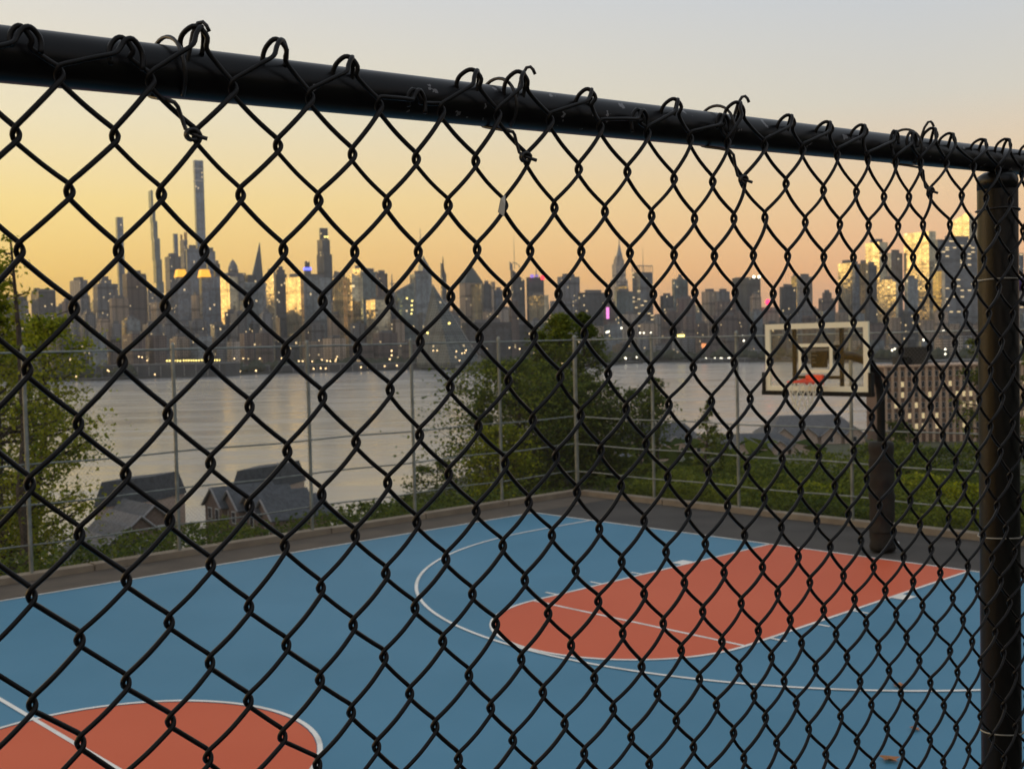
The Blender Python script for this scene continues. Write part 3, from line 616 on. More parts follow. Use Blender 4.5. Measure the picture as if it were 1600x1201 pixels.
# riverside trees on the far bank, one dark mass
b = MB(); rr = random.Random(5)
for k in range(420):
    px = rr.uniform(-60, 1660); Y = shore_y(px)*rr.uniform(1.005, 1.06); p = at(px, 566, Y); r = rr.uniform(4, 9)
    vs = []
    for (a, c) in ((0.2, 0), (.9, .25), (1, .6), (.6, .95), (.05, 1.1)):
        for q_ in range(6):
            an = q_*math.pi/3; vs.append((p[0]+r*a*math.cos(an)*rr.uniform(.8, 1.2), p[1]+r*a*math.sin(an), -28+c*r*1.6*rr.uniform(.85, 1.1)))
    b.add(vs, [(i*6+q_, i*6+(q_+1) % 6, i*6+6+(q_+1) % 6, i*6+6+q_) for i in range(4) for q_ in range(6)])
tag(b.build('far_bank_trees', mat('far_trees', (.035, .045, .025), .95)), 'dark band of waterfront trees along the far bank', kind='stuff')


# ------------------------------------------------------------------ haze is above; near things below
# ------------------------------------------------------------------ court
def court_mat(name, col, wear):
    return mat(name, col, .62, spec=.35, col2=wear, vscale=.35, bump=.12, bscale=260, lo=.3, hi=.75)
m_blue = court_mat('court_blue', (.055, .205, .315), (.078, .25, .38)); m_org = court_mat('court_orange', (.66, .105, .034), (.72, .128, .045))
m_line = mat('court_line_paint', (.70, .66, .58), .6, col2=(.90, .86, .78), vscale=2.2, lo=.3, hi=.5); m_asph = mat('asphalt', (.055, .047, .040), .85, var=.25, vscale=.8, bump=.5, bscale=300)
def sheet(name, poly, z, m, kind=None, parent=None, th=None):
    b = MB(); P = [ct(u, v, z) for u, v in poly]
    b.add(P, [tuple(range(len(P)))]); o = b.build(name, m, parent=parent)
    if o.data.polygons[0].normal.z < 0: o.data.flip_normals()
    if kind: tag(o, kind=kind)
    return o
sheet('asphalt_apron', [(-9.0, -2.6), (9.02, -2.6), (9.02, 28.3), (-9.0, 28.3)], -.004, m_asph, 'structure')['label'] = 'dark asphalt strip round the painted court'
sheet('side_strip', [(-9.0, -2.6), (-7.9, -2.6), (-7.9, 28.3), (-9.0, 28.3)], -.001, mat('brown_grit', (.13, .10, .072), .95, col2=(.09, .07, .052), vscale=1.5, bump=.4, bscale=80), 'structure')['label'] = 'brown gritty strip between the blue court and the left curb'
crt = sheet('basketball_court', [(-7.85, -.05), (7.85, -.05), (7.85, 25.75), (-7.85, 25.75)], .0, m_blue, 'structure'); crt['label'] = 'blue painted basketball court with white lines'
def arc(u0, v0, r, a0, a1, n=48):
    return [(u0+r*math.cos(a0+(a1-a0)*k/n), v0+r*math.sin(a0+(a1-a0)*k/n)) for k in range(n+1)]
def line(pts, w=.05, z=.008, name='painted_line'):
    P = np.array(pts, float); n = len(P); T_ = np.gradient(P, axis=0); T_ /= np.linalg.norm(T_, axis=1)[:, None]; Nn = np.stack([-T_[:, 1], T_[:, 0]], 1)
    b = MB(); A = [ct(*(P[i]+Nn[i]*w/2), z) for i in range(n)] + [ct(*(P[i]-Nn[i]*w/2), z) for i in range(n)]
    b.add(A, [(i, i+1, n+i+1, n+i) for i in range(n-1)]); o = b.build(name, m_line, parent=crt); return o
def half(vb, s):       # one half of the court: baseline at vb, s=+1 into the court
    V = lambda v: vb+s*v
    sheet('painted_key', [(-1.815, V(0)), (1.815, V(0)), (1.815, V(5.85))]+[(a, V(c)) for a, c in arc(0, 5.85, 1.815, 0, math.pi)][1:-1]+[(-1.815, V(5.85))], .003, m_org, parent=crt)
    line([(-1.815, V(0)), (-1.815, V(5.85))]); line([(1.815, V(0)), (1.815, V(5.85))]); line([(-1.79, V(5.85)), (1.79, V(5.85))], z=.006)
    line([(a, V(c)) for a, c in arc(0, 5.85, 1.815, 0, math.pi)])
    line([(a, V(c)) for a, c in arc(0, 1.6, 6.12, 0, math.pi, 90)], z=.010); line([(-6.12, V(0)), (-6.12, V(1.6))], z=.010); line([(6.12, V(0)), (6.12, V(1.6))], z=.010)
    for sg in (-1, 1):
        for v, w in ((2.3, .30), (3.46, .05), (4.4, .05), (5.36, .05)): line([(sg*1.84, V(v)), (sg*2.06, V(v))], w, name='lane_mark')
half(0, 1); half(25.7, -1)
sheet('painted_circle', arc(0, 12.85, 1.80, 0, 2*math.pi)[:-1], .003, m_org, parent=crt)
line(arc(0, 12.85, 1.83, 0, 2*math.pi, 72), z=.010); line([(-7.8, 12.85), (7.8, 12.85)], z=.008)
for a in ((-7.8, 0, -7.8, 25.7), (7.8, 0, 7.8, 25.7)): line([a[:2], a[2:]], z=.008)
for a in ((-7.82, 0, 7.82, 0), (-7.82, 25.7, 7.82, 25.7)): line([a[:2], a[2:]], z=.008)
m_curb = mat('curb_concrete', (.30, .24, .17), .9, col2=(.22, .17, .12), vscale=2.5, bump=.5, bscale=40)
def curb(name, u0, v0, u1, v1, label):
    b = MB(); L_ = math.hypot(u1-u0, v1-v0); n = max(1, round(L_/2.4)); d = np.array([u1-u0, v1-v0])/L_; nn = np.array([-d[1], d[0]])
    o = empty(name, ct(u0, v0, 0)); tag(o, label, kind='structure')
    for k in range(n):      # cast sections with open joints
        s0, s1 = L_*k/n+.008, L_*(k+1)/n-.008; h = .11+.006*math.sin(k*2.3)
        q = [np.array([u0, v0])+d*a+nn*w for a, w in ((s0, -.13), (s1, -.13), (s1, .13), (s0, .13))]
        P = [np.array(ct(*p)[:2]) for p in q]; b = MB()
        if np.cross(P[1]-P[0], P[2]-P[0]) < 0: P = P[::-1]
        b.prism(P, -.12, h, shrink(P, .99)); b.build('curb_section', m_curb, parent=o).location = (-ct(u0, v0, 0)[0], -ct(u0, v0, 0)[1], 0)
curb('court_curb', -9.12, -2.74, -9.12, 28.2, 'tan concrete curb under the left fence')
curb('court_curb', -8.98, -2.74, 9.0, -2.74, 'tan concrete curb under the fence behind the hoop')

# ------------------------------------------------------------------ tall galvanised fences round the court
m_galv = mat('galvanised_steel', (.25, .26, .23), .5, .55, var=.2, vscale=5, bump=.15, bscale=60)
m_mesh = mat('galvanised_mesh', (.15, .15, .13), .6, .3)
def far_fence(label, u0, v0, u1, v1, posts, r0):
    d = np.array([u1-u0, v1-v0]); L_ = np.linalg.norm(d); d = d/L_; nn = np.array([-d[1], d[0]])
    og = ct(u0, v0, 0); o = empty('chain_link_fence', og, label, 'fence')
    def W3(s, z, off=0.): p = ct(*(np.array([u0, v0])+d*s+nn*off), z); return (p[0]-og[0], p[1]-og[1], z)
    for k, s in enumerate(posts):
        b = MB(); r = r0 if (k == 0) else .034
        b.tube([W3(s, -.3), W3(s, 3.74)], r, 12); b.lathe([(r*1.12, 0), (r*1.1, .03), (r*.6, .06), (.004, .075)], W3(s, 3.74), 12); b.build('post', m_galv, parent=o, smooth=False)
    for z, r in ((.55, .014), (1.2, .015), (1.86, .015), (3.69, .018)):
        b = MB(); P = [W3(s, z+.012*math.sin(s*1.9+z)*(z < 3), .045) for s in np.linspace(0, L_, 28)]; b.tube(P, r, 8); b.build('rail', m_galv, parent=o)
    # woven mesh: alternate zigzag wires, joined because single wires are too fine to pick apart
    h = .0395; n = int(L_/h/1.0); zs = np.arange(.12, 3.66, h); b_v, b_f = [], []
    W_ = .036; nw = int(L_/(W_)); r = .0021; base = 0
    J = len(zs); vs = []; fs = []
    for k in range(nw):
        s_ = k*W_; sx_ = s_ + np.where((np.arange(J)+k) % 2 == 0, -.0008, W_+.0008)
        off = .0025*np.where(np.arange(J) % 2 == 0, 1, -1)
        p2 = np.array([u0, v0])+d*sx_[:, None]+nn*(off[:, None]-.01); w = np.array([CX, CY])+p2[:, :1]*CE+p2[:, 1:]*CN
        ex = d[0]*CE+d[1]*CN; ey = nn[0]*CE+nn[1]*CN
        for (a, c) in ((1, 0), (-.5, .87), (-.5, -.87)):
            vs.append(np.column_stack([w+ex*a*r+ey*c*r, zs])-np.array([og[0], og[1], 0]))
        i = np.arange(J-1)
        for (p_, q_) in ((0, 1), (1, 2), (2, 0)):
            fs.append(np.column_stack([base+p_*J+i, base+q_*J+i, base+q_*J+i+1, base+p_*J+i+1]))
        base += 3*J
    vs = np.concatenate(vs); fs = np.concatenate(fs).astype(np.int32); me = bpy.data.meshes.new('woven_mesh')
    me.vertices.add(len(vs)); me.vertices.foreach_set('co', vs.astype(np.float32).ravel()); me.loops.add(fs.size); me.loops.foreach_set('vertex_index', fs.ravel())
    me.polygons.add(len(fs)); me.polygons.foreach_set('loop_start', np.arange(0, fs.size, 4, dtype=np.int32)); me.update(calc_edges=True); me.materials.append(m_mesh)
    w_ = bpy.data.objects.new('woven_mesh', me); COL.objects.link(w_); w_.parent = o; w_['kind'] = 'stuff'
    return o
far_fence('tall galvanised chain-link fence along the left side of the court, river behind it', -9.12, -2.74, -9.12, 13.2, [0, 2.46, 4.95, 7.5, 10.3, 12.9, 15.4], .048)
far_fence('tall galvanised chain-link fence behind the hoop, hedge bank behind it', -9.04, -2.74, 6.0, -2.74, [2.3, 4.6, 7.25, 9.8, 12.3, 14.8], .034)

# ------------------------------------------------------------------ hoop
m_black = mat('black_powder_coat', (.010, .011, .010), .55, spec=.15, var=.3, vscale=6)
m_pad = mat('pole_pad_vinyl', (.032, .028, .022), .7, spec=.2, col2=(.018, .017, .015), vscale=5, bump=.6, bscale=9)
m_cream = mat('backboard_cream_frame', (.86, .82, .60), .5)
m_rim = mat('rim_red', (.88, .10, .04), .4); m_net = mat('net_cord', (.80, .78, .60), .9)
m_glassb = bpy.data.materials.new('backboard_glass'); m_glassb.use_nodes = True; t = m_glassb.node_tree; t.nodes.remove(t.nodes['Principled BSDF'])
tr = t.nodes.new('ShaderNodeBsdfTransparent'); tr.inputs[0].default_value = (.97, .98, .95, 1); gl = t.nodes.new('ShaderNodeBsdfGlossy'); gl.inputs['Roughness'].default_value = .05
df = t.nodes.new('ShaderNodeBsdfDiffuse'); df.inputs[0].default_value = (.45, .42, .30, 1); m1 = t.nodes.new('ShaderNodeMixShader'); m1.inputs[0].default_value = .012; m2 = t.nodes.new('ShaderNodeMixShader'); m2.inputs[0].default_value = .012
t.links.new(tr.outputs[0], m1.inputs[1]); t.links.new(gl.outputs[0], m1.inputs[2]); t.links.new(m1.outputs[0], m2.inputs[1]); t.links.new(df.outputs[0], m2.inputs[2]); t.links.new(m2.outputs[0], t.nodes['Material Output'].inputs[0])
og = ct(0.02, -.60, 0)
hp = empty('basketball_hoop', og, 'basketball hoop with glass backboard, red rim and padded black gooseneck pole', 'basketball hoop')
hp.rotation_euler = (0, 0, TH)          # local x = u, local y = -v (away from the court)
def L3(u, v, z): return (u, -(v+.60), z)
VB, ZB0, ZB1 = 1.38, 2.80, 3.87
b = MB(); b.tube([L3(0, -.6, z) for z in (-.1, 1.0, 2.0, 2.6)]+[L3(0, -.57, 2.78), L3(0, -.48, 2.98), L3(0, -.32, 3.14), L3(0, -.08, 3.25), L3(0, .3, 3.33), L3(0, .8, 3.36), L3(0, 1.2, 3.36)], .07, 14); b.build('gooseneck_pole', m_black, parent=hp, smooth=True)
b = MB(); R_ = random.Random(3); prof = []
for k in range(25):
    z = .03+1.82*k/24; prof.append((.205+.009*math.sin(k*1.7)+.008*R_.uniform(-1, 1)+(.012 if k < 7 else 0)*math.sin(k*2.9), z))
prof += [(.17, 1.87), (.075, 1.875)]
b.lathe(prof, L3(0, -.6, 0), 28)
V_ = np.array(b.v); an = np.arctan2(V_[:, 1], V_[:, 0]); rr_ = 1+.02*np.sin(an*3+V_[:, 2]*9)+.015*np.sin(an*7-V_[:, 2]*17)*(V_[:, 2] < .9)
V_[:, 0] *= rr_; V_[:, 1] *= rr_; b.v = [tuple(q) for q in V_]; b.build('pole_pad', m_pad, parent=hp, smooth=True)
b = MB()
for z in (.35, .95, 1.55): b.tube([L3(.218*math.cos(a), -.6+.218*math.sin(a), z) for a in np.linspace(0, 2*math.pi, 24)[:-1]], .006, 5, closed=True)
b.build('pad_straps', m_black, parent=hp)
b = MB(); b.box(L3(0, VB, (ZB0+ZB1)/2), (1.80, .012, 1.05)); b.build('glass_panel', m_glassb, parent=hp)
def frame(u0, u1, z0, z1, w, vv, th):
    b = MB(); b.box(L3((u0+u1)/2, vv, z1-w/2), (u1-u0, th, w)); b.box(L3((u0+u1)/2, vv, z0+w/2), (u1-u0, th, w))
    b.box(L3(u0+w/2, vv, (z0+z1)/2), (w, th*.96, z1-z0-2*w)); b.box(L3(u1-w/2, vv, (z0+z1)/2), (w, th*.96, z1-z0-2*w)); return b
frame(-.915, .915, ZB0, ZB1, .085, VB, .04).build('board_frame', m_cream, parent=hp)
frame(-.305, .305, 3.09, 3.55, .055, VB+.012, .006).build('target_square', m_cream, parent=hp)
b = MB(); b.box(L3(0, VB, ZB0-.03), (1.96, .09, .07)); b.box(L3(-.945, VB, ZB0+.15), (.055, .09, .30)); b.box(L3(.945, VB, ZB0+.15), (.055, .09, .30)); b.build('edge_padding', m_black, parent=hp)
b = MB()
for u in (-.42, .42): b.box(L3(u, VB-.06, (ZB0+ZB1)/2), (.05, .05, 1.0))
b.box(L3(0, VB-.08, 3.50), (.84, .04, .05)); b.box(L3(0, VB-.08, 3.02), (.84, .04, .05)); b.build('mounting_frame', m_black, parent=hp)
b = MB(); b.box(L3(0, VB-.10, 3.30), (.24, .08, .26)); b.build('mounting_plate', m_black, parent=hp)
b = MB()
for k in range(4): b.box(L3(-.05+.03*(k % 2), VB+.010, 3.42-.055*k), (.13-.02*k, .004, .02))
b.build('worn_decal', mat('decal_faded', (.10, .09, .06), .8), parent=hp)
b = MB(); cu, cv, cz = 0, VB+.38, 2.97
b.tube([L3(cu+.2286*math.cos(a), cv+.2286*math.sin(a), cz) for a in np.linspace(0, 2*math.pi, 33)[:-1]], .010, 8, closed=True); b.build('rim', m_rim, parent=hp, smooth=True)
b = MB(); b.box(L3(0, VB+.035, cz+.02), (.30, .04, .15)); b.box(L3(0, VB+.10, cz-.015), (.24, .12, .03))
for s_ in (-1, 1): b.tube([L3(s_*.13, VB+.05, cz+.03), L3(s_*.20, VB+.25, cz)], .014, 6); b.tube([L3(s_*.10, VB+.05, cz-.06), L3(s_*.17, VB+.28, cz-.012)], .010, 6)
b.build('rim_bracket', m_rim, parent=hp)
b = MB(); n_ = 12
for k in range(n_):
    for sg in (-1, 1):
        P = []
        for j in range(9):
            tt = j/8; a = 2*math.pi*(k+sg*tt*2.0)/n_; rr_ = .225-.09*tt+.012*math.sin(tt*6); P.append(L3(cu+rr_*math.cos(a), cv+rr_*math.sin(a)+.01*tt, cz-.01-.43*tt))
        b.tube(P, .0065, 4)
b.build('net', m_net, parent=hp)
# bottles/cups lying at the foot of the pad
m_cup = mat('white_plastic', (.75, .75, .72), .4)
for (px, py, s_, lab) in ((1401, 855, 1.0, 'round white ball-like cup standing at the foot of the pole pad'), (1393, 859, .8, 'smaller pale crushed cup lying left of the round white cup')):
    p = ground(px, py, .0); b = MB(); b.lathe([(.001, 0), (.030*s_, .002), (.043*s_, .045), (.046*s_, .085), (.040*s_, .095), (.001, .098)], (0, 0, 0), 12)
    o = b.build('cup', m_cup, org=(0, 0, 0), smooth=True); o.location = (p[0], p[1], .012 if s_ < 1 else .002); tag(o, lab, 'cup')
# a few dry leaves on the court
m_leafd = mat('dry_leaf', (.35, .13, .05), .8, col2=(.42, .2, .08), vscale=20)
for i, (px, py, sc, lab) in enumerate(((1405, 1070, 1.0, 'dry reddish leaf on the blue court just outside the three-point arc'), (1430, 1137, .8, 'small dry leaf on the blue court, middle one of three'), (1390, 1185, 1.2, 'curled dry brown leaf lying nearest to the black fence'))):
    p = ground(px, py, .02); b = MB(); r3 = random.Random(i); pts = []
    for k in range(10):
        a = 2*math.pi*k/10; rad = (.07 if k % 2 == 0 else .036)*sc; pts.append((rad*math.cos(a)*1.2, rad*math.sin(a), .012+.02*sc*abs(math.sin(a*1.5+i))))
    b.add([(0, 0, .004)]+pts, [(0, 1+k, 1+(k+1) % 10) for k in range(10)]); o = b.build('fallen_leaf', m_leafd); o.location = (p[0], p[1], .004); o.rotation_euler = (0, 0, i*1.3); tag(o, lab, 'leaf')

# ------------------------------------------------------------------ plants
def leaf_mat(name, col, c2, tl=.35):
    m = bpy.data.materials.new(name); m.use_nodes = True; t = m.node_tree; pb = t.nodes['Principled BSDF']; pb.inputs['Roughness'].default_value = .8; pb.inputs['Specular IOR Level'].default_value = .12
    at_ = t.nodes.new('ShaderNodeAttribute'); at_.attribute_name = 'tone'; r = t.nodes.new('ShaderNodeValToRGB'); e = r.color_ramp.elements
    e[0].color = (*col, 1); e[1].color = (*c2, 1); t.links.new(at_.outputs['Fac'], r.inputs[0]); t.links.new(r.outputs[0], pb.inputs['Base Color'])
    tl_ = t.nodes.new('ShaderNodeBsdfTranslucent'); t.links.new(r.outputs[0], tl_.inputs[0]); mx = t.nodes.new('ShaderNodeMixShader'); mx.inputs[0].default_value = tl
    t.links.new(pb.outputs[0], mx.inputs[1]); t.links.new(tl_.outputs[0], mx.inputs[2]); t.links.new(mx.outputs[0], t.nodes['Material Output'].inputs[0]); return m
LM = {'dark': leaf_mat('leaf_dark', (.04, .068, .013), (.14, .175, .022)), 'mid': leaf_mat('leaf_mid', (.058, .092, .015), (.22, .245, .025)),
      'yellow': leaf_mat('leaf_yellow_green', (.14, .19, .012), (.38, .38, .015), .4), 'light': leaf_mat('leaf_light', (.12, .17, .014), (.42, .42, .03), .4)}
m_bark = mat('bark', (.06, .045, .035), .95, var=.4, vscale=8, bump=.6, bscale=20)
def leaves(name, P, size, mt, parent=None, R=None, tone=None):
    """P: leaf centres (n,3); each leaf is a bent four-sided blade"""
    R = R or rng; n = len(P); th = R.uniform(0, 2*np.pi, n); ph = R.normal(0, .55, n); ro = R.uniform(-1, 1, n); s = size*R.uniform(.6, 1.25, n)
    d = np.stack([np.cos(th)*np.cos(ph), np.sin(th)*np.cos(ph), np.sin(ph)-.25], 1); d /= np.linalg.norm(d, axis=1)[:, None]
    side = np.cross(d, [0, 0, 1.0]); side /= np.linalg.norm(side, axis=1)[:, None]+1e-9; up = np.cross(side, d)
    side = side*np.cos(ro)[:, None]+up*np.sin(ro)[:, None]; nrm = np.cross(side, d)
    s = s[:, None]; A = P-d*s*.5; B = P+side*s*.36+nrm*s*.1-d*s*.05; C_ = P+d*s*.55-nrm*s*.08; D_ = P-side*s*.36+nrm*s*.1-d*s*.05
    V = np.stack([A, B, C_, D_], 1).reshape(-1, 3); f = (np.arange(n)[:, None]*4+np.array([0, 1, 2, 3])).astype(np.int32)
    me = bpy.data.meshes.new(name); me.vertices.add(4*n); me.vertices.foreach_set('co', V.astype(np.float32).ravel()); me.loops.add(4*n); me.loops.foreach_set('vertex_index', f.ravel())
    me.polygons.add(n); me.polygons.foreach_set('loop_start', np.arange(0, 4*n, 4, dtype=np.int32)); me.update(calc_edges=True)
    tn = R.uniform(0, 1, n) if tone is None else np.clip(tone+R.normal(0, .2, n), 0, 1)
    a = me.attributes.new('tone', 'FLOAT', 'POINT'); a.data.foreach_set('value', np.repeat(tn, 4).astype(np.float32)); me.materials.append(mt)
    o = bpy.data.objects.new(name, me); COL.objects.link(o)
    if parent is not None: o.parent = parent
    return o
def tree(name, label, base, H, Rw, nl, size, kind, seed, cat='tree', lo=.18, group=None, shape='round', twigs=60, lean=(0, 0), accent=None, clump=.125):
    R = np.random.default_rng(seed); o = empty(name, base, label, cat, group); b = MB()
    k = np.linspace(0, 1, 9); wob = np.cumsum(R.normal(0, .02*H, (9, 2)), 0)*.5
    tr_ = np.column_stack([wob[:, 0]+lean[0]*k, wob[:, 1]+lean[1]*k, k*H*.93]); r0 = max(.03, .018*H); b.tube(tr_, r0*(1-k*.88), 8)
    tips = []; 
    for i in range(twigs):
        f = lo+(1-lo)*(i+R.uniform(0, 1))/twigs; j = min(7, int(f*8)); p0 = tr_[j]+(tr_[j+1]-tr_[j])*(f*8-j)
        if shape == 'round': rr = Rw*math.sqrt(max(.05, 1-((f-.52)/.55)**2))
        elif shape == 'cone': rr = Rw*(1.03-f)**.75*(.75+.5*abs(math.sin(f*17+seed)))
        else: rr = Rw*(.7+.3*math.sin(f*9+seed))*(1.1-.5*f)
        rr *= R.uniform(.65, 1.12); a = R.uniform(0, 2*np.pi); up = R.uniform(.1, .5)
        e = p0+np.array([rr*math.cos(a), rr*math.sin(a), rr*up]); m_ = (p0+e)/2+R.normal(0, .05*rr, 3)-np.array([0, 0, .06*rr])
        b.tube([p0, m_, e], [r0*.35*(1-f*.6), r0*.2*(1-f*.5), r0*.06], 5, cap=False)
        for t_ in (.45, .7, .88, 1.0):
            tips.append((p0*(1-t_)**2+m_*2*t_*(1-t_)+e*t_*t_, rr))
    b.build('trunk', m_bark, parent=o)
    C0 = np.array([t_[0] for t_ in tips]); w = R.integers(0, len(C0), nl); cl = clump*Rw
    ct_ = R.uniform(0, 1, len(C0)); tr2 = np.array([t_[1] for t_ in tips]); cr_ = clump*(.35*Rw+.85*tr2)[w]
    P = C0[w]+R.normal(0, 1, (nl, 3))*np.array([1, 1, .75])*(cr_*R.choice([.55, 1.2], nl))[:, None]
    zl = H*.86; over = np.clip((P[:, 2]-zl)/(H*.14), 0, 4); c2 = tr_[-1][:2]
    P[:, 2] = np.where(over > 0, zl+H*.14*(1-np.exp(-over)), P[:, 2]); P[:, :2] = c2+(P[:, :2]-c2)*(1-.55*(1-np.exp(-over)))[:, None]
    if accent is None: leaves('crown', P, size, LM[kind], o, R, ct_[w])
    else:
        msk = accent[1](P); leaves('crown', P[~msk], size, LM[kind], o, R, ct_[w][~msk]); leaves('crown', P[msk], size, LM[accent[0]], o, R, ct_[w][msk])
    return o
def bpos(px, Y, dz=0):
    p = at(px, 700, Y); return np.array([p[0], p[1], zt(p[0], p[1])+dz])
def treepx(name, label, px, ytop, Y, wpx, nl, size, kind, seed, **kw):
    p = bpos(px, Y); zt_ = at(px, ytop, Y)[2]; H = max(.7, zt_-p[2]); return tree(name, label, p, H, wpx/2/F*Y, nl, size, kind, seed, **kw)
# left tree, beyond the side fence
treepx('leafy_tree', 'tall loose yellow-green tree at the left edge, beyond the side fence', 4, 345, 24, 235, 11500, .10, 'light', 3, shape='wild', twigs=95, lo=.08, clump=.17)
treepx('leafy_tree', 'thin upright shoot of leaves rising above the left tree into the gold sky', 38, 318, 23, 80, 700, .10, 'light', 5, shape='wild', twigs=26, lo=.3, clump=.3)
treepx('leafy_tree', 'rounded olive tree on the slope right behind the left tree', 60, 455, 27, 190, 8000, .11, 'light', 14, shape='round', twigs=60, lo=.35, clump=.2)
# centre group
treepx('conifer_tree', 'dark tree with a tall pointed top, tallest in the middle of the picture', 884, 470, 36, 190, 11000, .10, 'mid', 21, shape='cone', twigs=120, lo=.12, clump=.15)
treepx('conifer_tree', 'pointed tree just right of the tallest central tree, behind the corner post', 926, 466, 37, 150, 9000, .10, 'dark', 41, shape='cone', twigs=70, lo=.12, clump=.10)
treepx('conifer_tree', 'second dark pointed tree left of the tallest central tree', 842, 500, 35, 160, 9000, .10, 'mid', 22, shape='cone', twigs=90, lo=.15)
treepx('leafy_tree', 'broad dark green tree below and left of the pointed central trees', 800, 548, 33, 255, 15000, .11, 'mid', 23, twigs=90, lo=.2, clump=.17)
treepx('leafy_tree', 'slender young tree with a pointed top right of the lattice mast', 757, 585, 34, 90, 3000, .10, 'mid', 27, shape='cone', twigs=60)
treepx('leafy_tree', 'bright yellow-green tree in front of the dark central trees', 775, 655, 30.5, 110, 3800, .10, 'yellow', 24, twigs=70, clump=.17)
treepx('leafy_tree', 'dark bushy tree close behind the fence corner post', 905, 590, 34, 170, 9000, .10, 'dark', 28, twigs=90, lo=.1)
treepx('leafy_tree', 'low dark tree at the left foot of the central group', 672, 705, 35, 110, 4200, .10, 'dark', 25, twigs=60, lo=.1)
treepx('leafy_tree', 'airy dark tree with two leafy heads standing over the river, left of the sapling', 1000, 600, 33, 100, 3200, .10, 'dark', 26, twigs=50, lo=.35, clump=.2)
treepx('leafy_tree', 'small round-headed tree right behind the second fence post', 1028, 578, 34, 48, 900, .10, 'dark', 29, twigs=24, lo=.55, clump=.25)
treepx('sapling', 'thin upright sapling against the river left of the hoop', 1098, 610, 29, 60, 800, .09, 'mid', 31, shape='cone', twigs=34, lo=.3, cat='sapling', clump=.18)
treepx('sapling', 'short leafy sapling beside the thin upright one', 1125, 668, 30, 44, 420, .09, 'mid', 32, shape='wild', twigs=22, lo=.3, cat='sapling', clump=.25)
treepx('leafy_tree', 'dark tree right of the pole in front of the lit apartment building', 1395, 640, 40, 110, 4200, .11, 'dark', 33, twigs=60, lo=.2)
treepx('leafy_tree', 'olive tree glimpsed left of the black post at skyline height', 1516, 490, 45, 90, 3600, .12, 'mid', 34, twigs=60, lo=.3)
treepx('leafy_tree', 'green tree showing in the narrow gap right of the black post', 1608, 505, 42, 90, 3600, .12, 'mid', 35, twigs=60, lo=.2)
# shrubs: labelled one by one
def shrubs(lst):
    for i, (px, yt_, Y, w, nl, kind, lab) in enumerate(lst):
        treepx('shrub', lab, px, yt_, Y, w, nl, .09 if Y < 34 else .14, kind, 60+i, cat='shrub', lo=.02, twigs=44, clump=.22)
shrubs([(520, 790, 44, 90, 2600, 'dark', 'dark round shrub behind the left fence under the golden towers'),
 (580, 775, 42, 110, 3200, 'dark', 'wide dark shrub left of the low dark tree'), (635, 760, 40, 80, 2400, 'mid', 'olive shrub at the fence just left of the low dark tree'),
 (262, 808, 46, 90, 2600, 'mid', 'shrub right of the nearer townhouse roofs'), (320, 806, 45, 90, 2600, 'dark', 'dark shrub between the two townhouse roofs'), (385, 812, 47, 100, 2600, 'mid', 'shrub below the farther townhouse roof'), (450, 802, 46, 90, 2600, 'dark', 'dark shrub right of the farther townhouse roof'),
 (205, 815, 48, 74, 2400, 'mid', 'rounded bush in front of the nearer townhouse walls'), (30, 780, 26, 120, 3600, 'light', 'bright low shrub at the foot of the left tree'), (120, 835, 40, 90, 2600, 'dark', 'dark shrub hiding the lower end of the stepping townhouses'), (345, 790, 52, 60, 2000, 'mid', 'small bush against the gables of the farther townhouses'),
 (945, 715, 34, 90, 4000, 'dark', 'dark shrub behind the corner post'), (1085, 748, 31, 120, 3600, 'mid', 'shrub under the thin sapling'), (1160, 735, 33, 110, 3600, 'mid', 'shrub below the waterfront roofs left of the hoop'),
 (1230, 752, 30, 110, 3600, 'dark', 'dark shrub directly below the net'), (1300, 745, 29, 110, 3400, 'mid', 'shrub left of the pole pad'), (1020, 745, 32, 90, 3000, 'mid', 'low shrub behind the second post right of the corner'),
 (1385, 690, 33, 120, 3600, 'mid', 'shrub right behind the top of the pole pad'), (1165, 752, 27.5, 110, 2400, 'light', 'bright yellow-green bush low behind the fence left of the net'), (1255, 756, 26, 120, 2400, 'yellow', 'yellowish low bush behind the fence just left of the pole pad'), (1440, 742, 26, 110, 2400, 'light', 'bright low bush behind the fence just right of the pole pad'), (1500, 755, 25, 90, 1800, 'yellow', 'yellowish low bush beside the black post'), (1065, 750, 29, 90, 1800, 'mid', 'low olive bush behind the fence under the sapling'), (1450, 700, 31, 120, 3600, 'dark', 'dark shrub under the lit apartment building'), (1520, 690, 32, 120, 3600, 'mid', 'shrub just left of the black post')])
# bank of leaves behind the fence at the back of the hoop
R = np.random.default_rng(77); n = 52000; uu = R.uniform(-9, 9.5, n); dd = R.uniform(0, 1, n)**1.3*9
vv = -3.05-dd; hh = (.30+.045*dd)*(.75+.5*np.sin(uu*1.3+dd)*np.cos(dd*1.1+uu*.6))
W2 = np.array([CX, CY])+uu[:, None]*CE+vv[:, None]*CN
zz_ = np.array([zt(x, y) for x, y in W2]); P = np.column_stack([W2, zz_+R.uniform(0, 1, n)**.6*(hh+.45)])
o = leaves('ground_cover', P, .10, LM['mid'], None, R, .45+.28*np.sin(uu*.9+1)*np.cos(dd*.8)+.3*np.sin(uu*2.7+dd*1.9)*np.cos(uu*1.7-dd*2.6)); tag(o, 'leafy green ground cover on the bank behind the hoop fence', kind='stuff')
n = 30000; vv = R.uniform(-3, 15, n); dd = R.uniform(0, 1, n)*14; uu = -9.6-dd; W2 = np.array([CX, CY])+uu[:, None]*CE+vv[:, None]*CN
zz_ = np.array([zt(x, y) for x, y in W2]); keep = np.sin(vv*.9+dd*.4)+np.cos(dd*.7) > -.6; P = np.column_stack([W2, zz_+R.uniform(0, .5, n)])[keep]
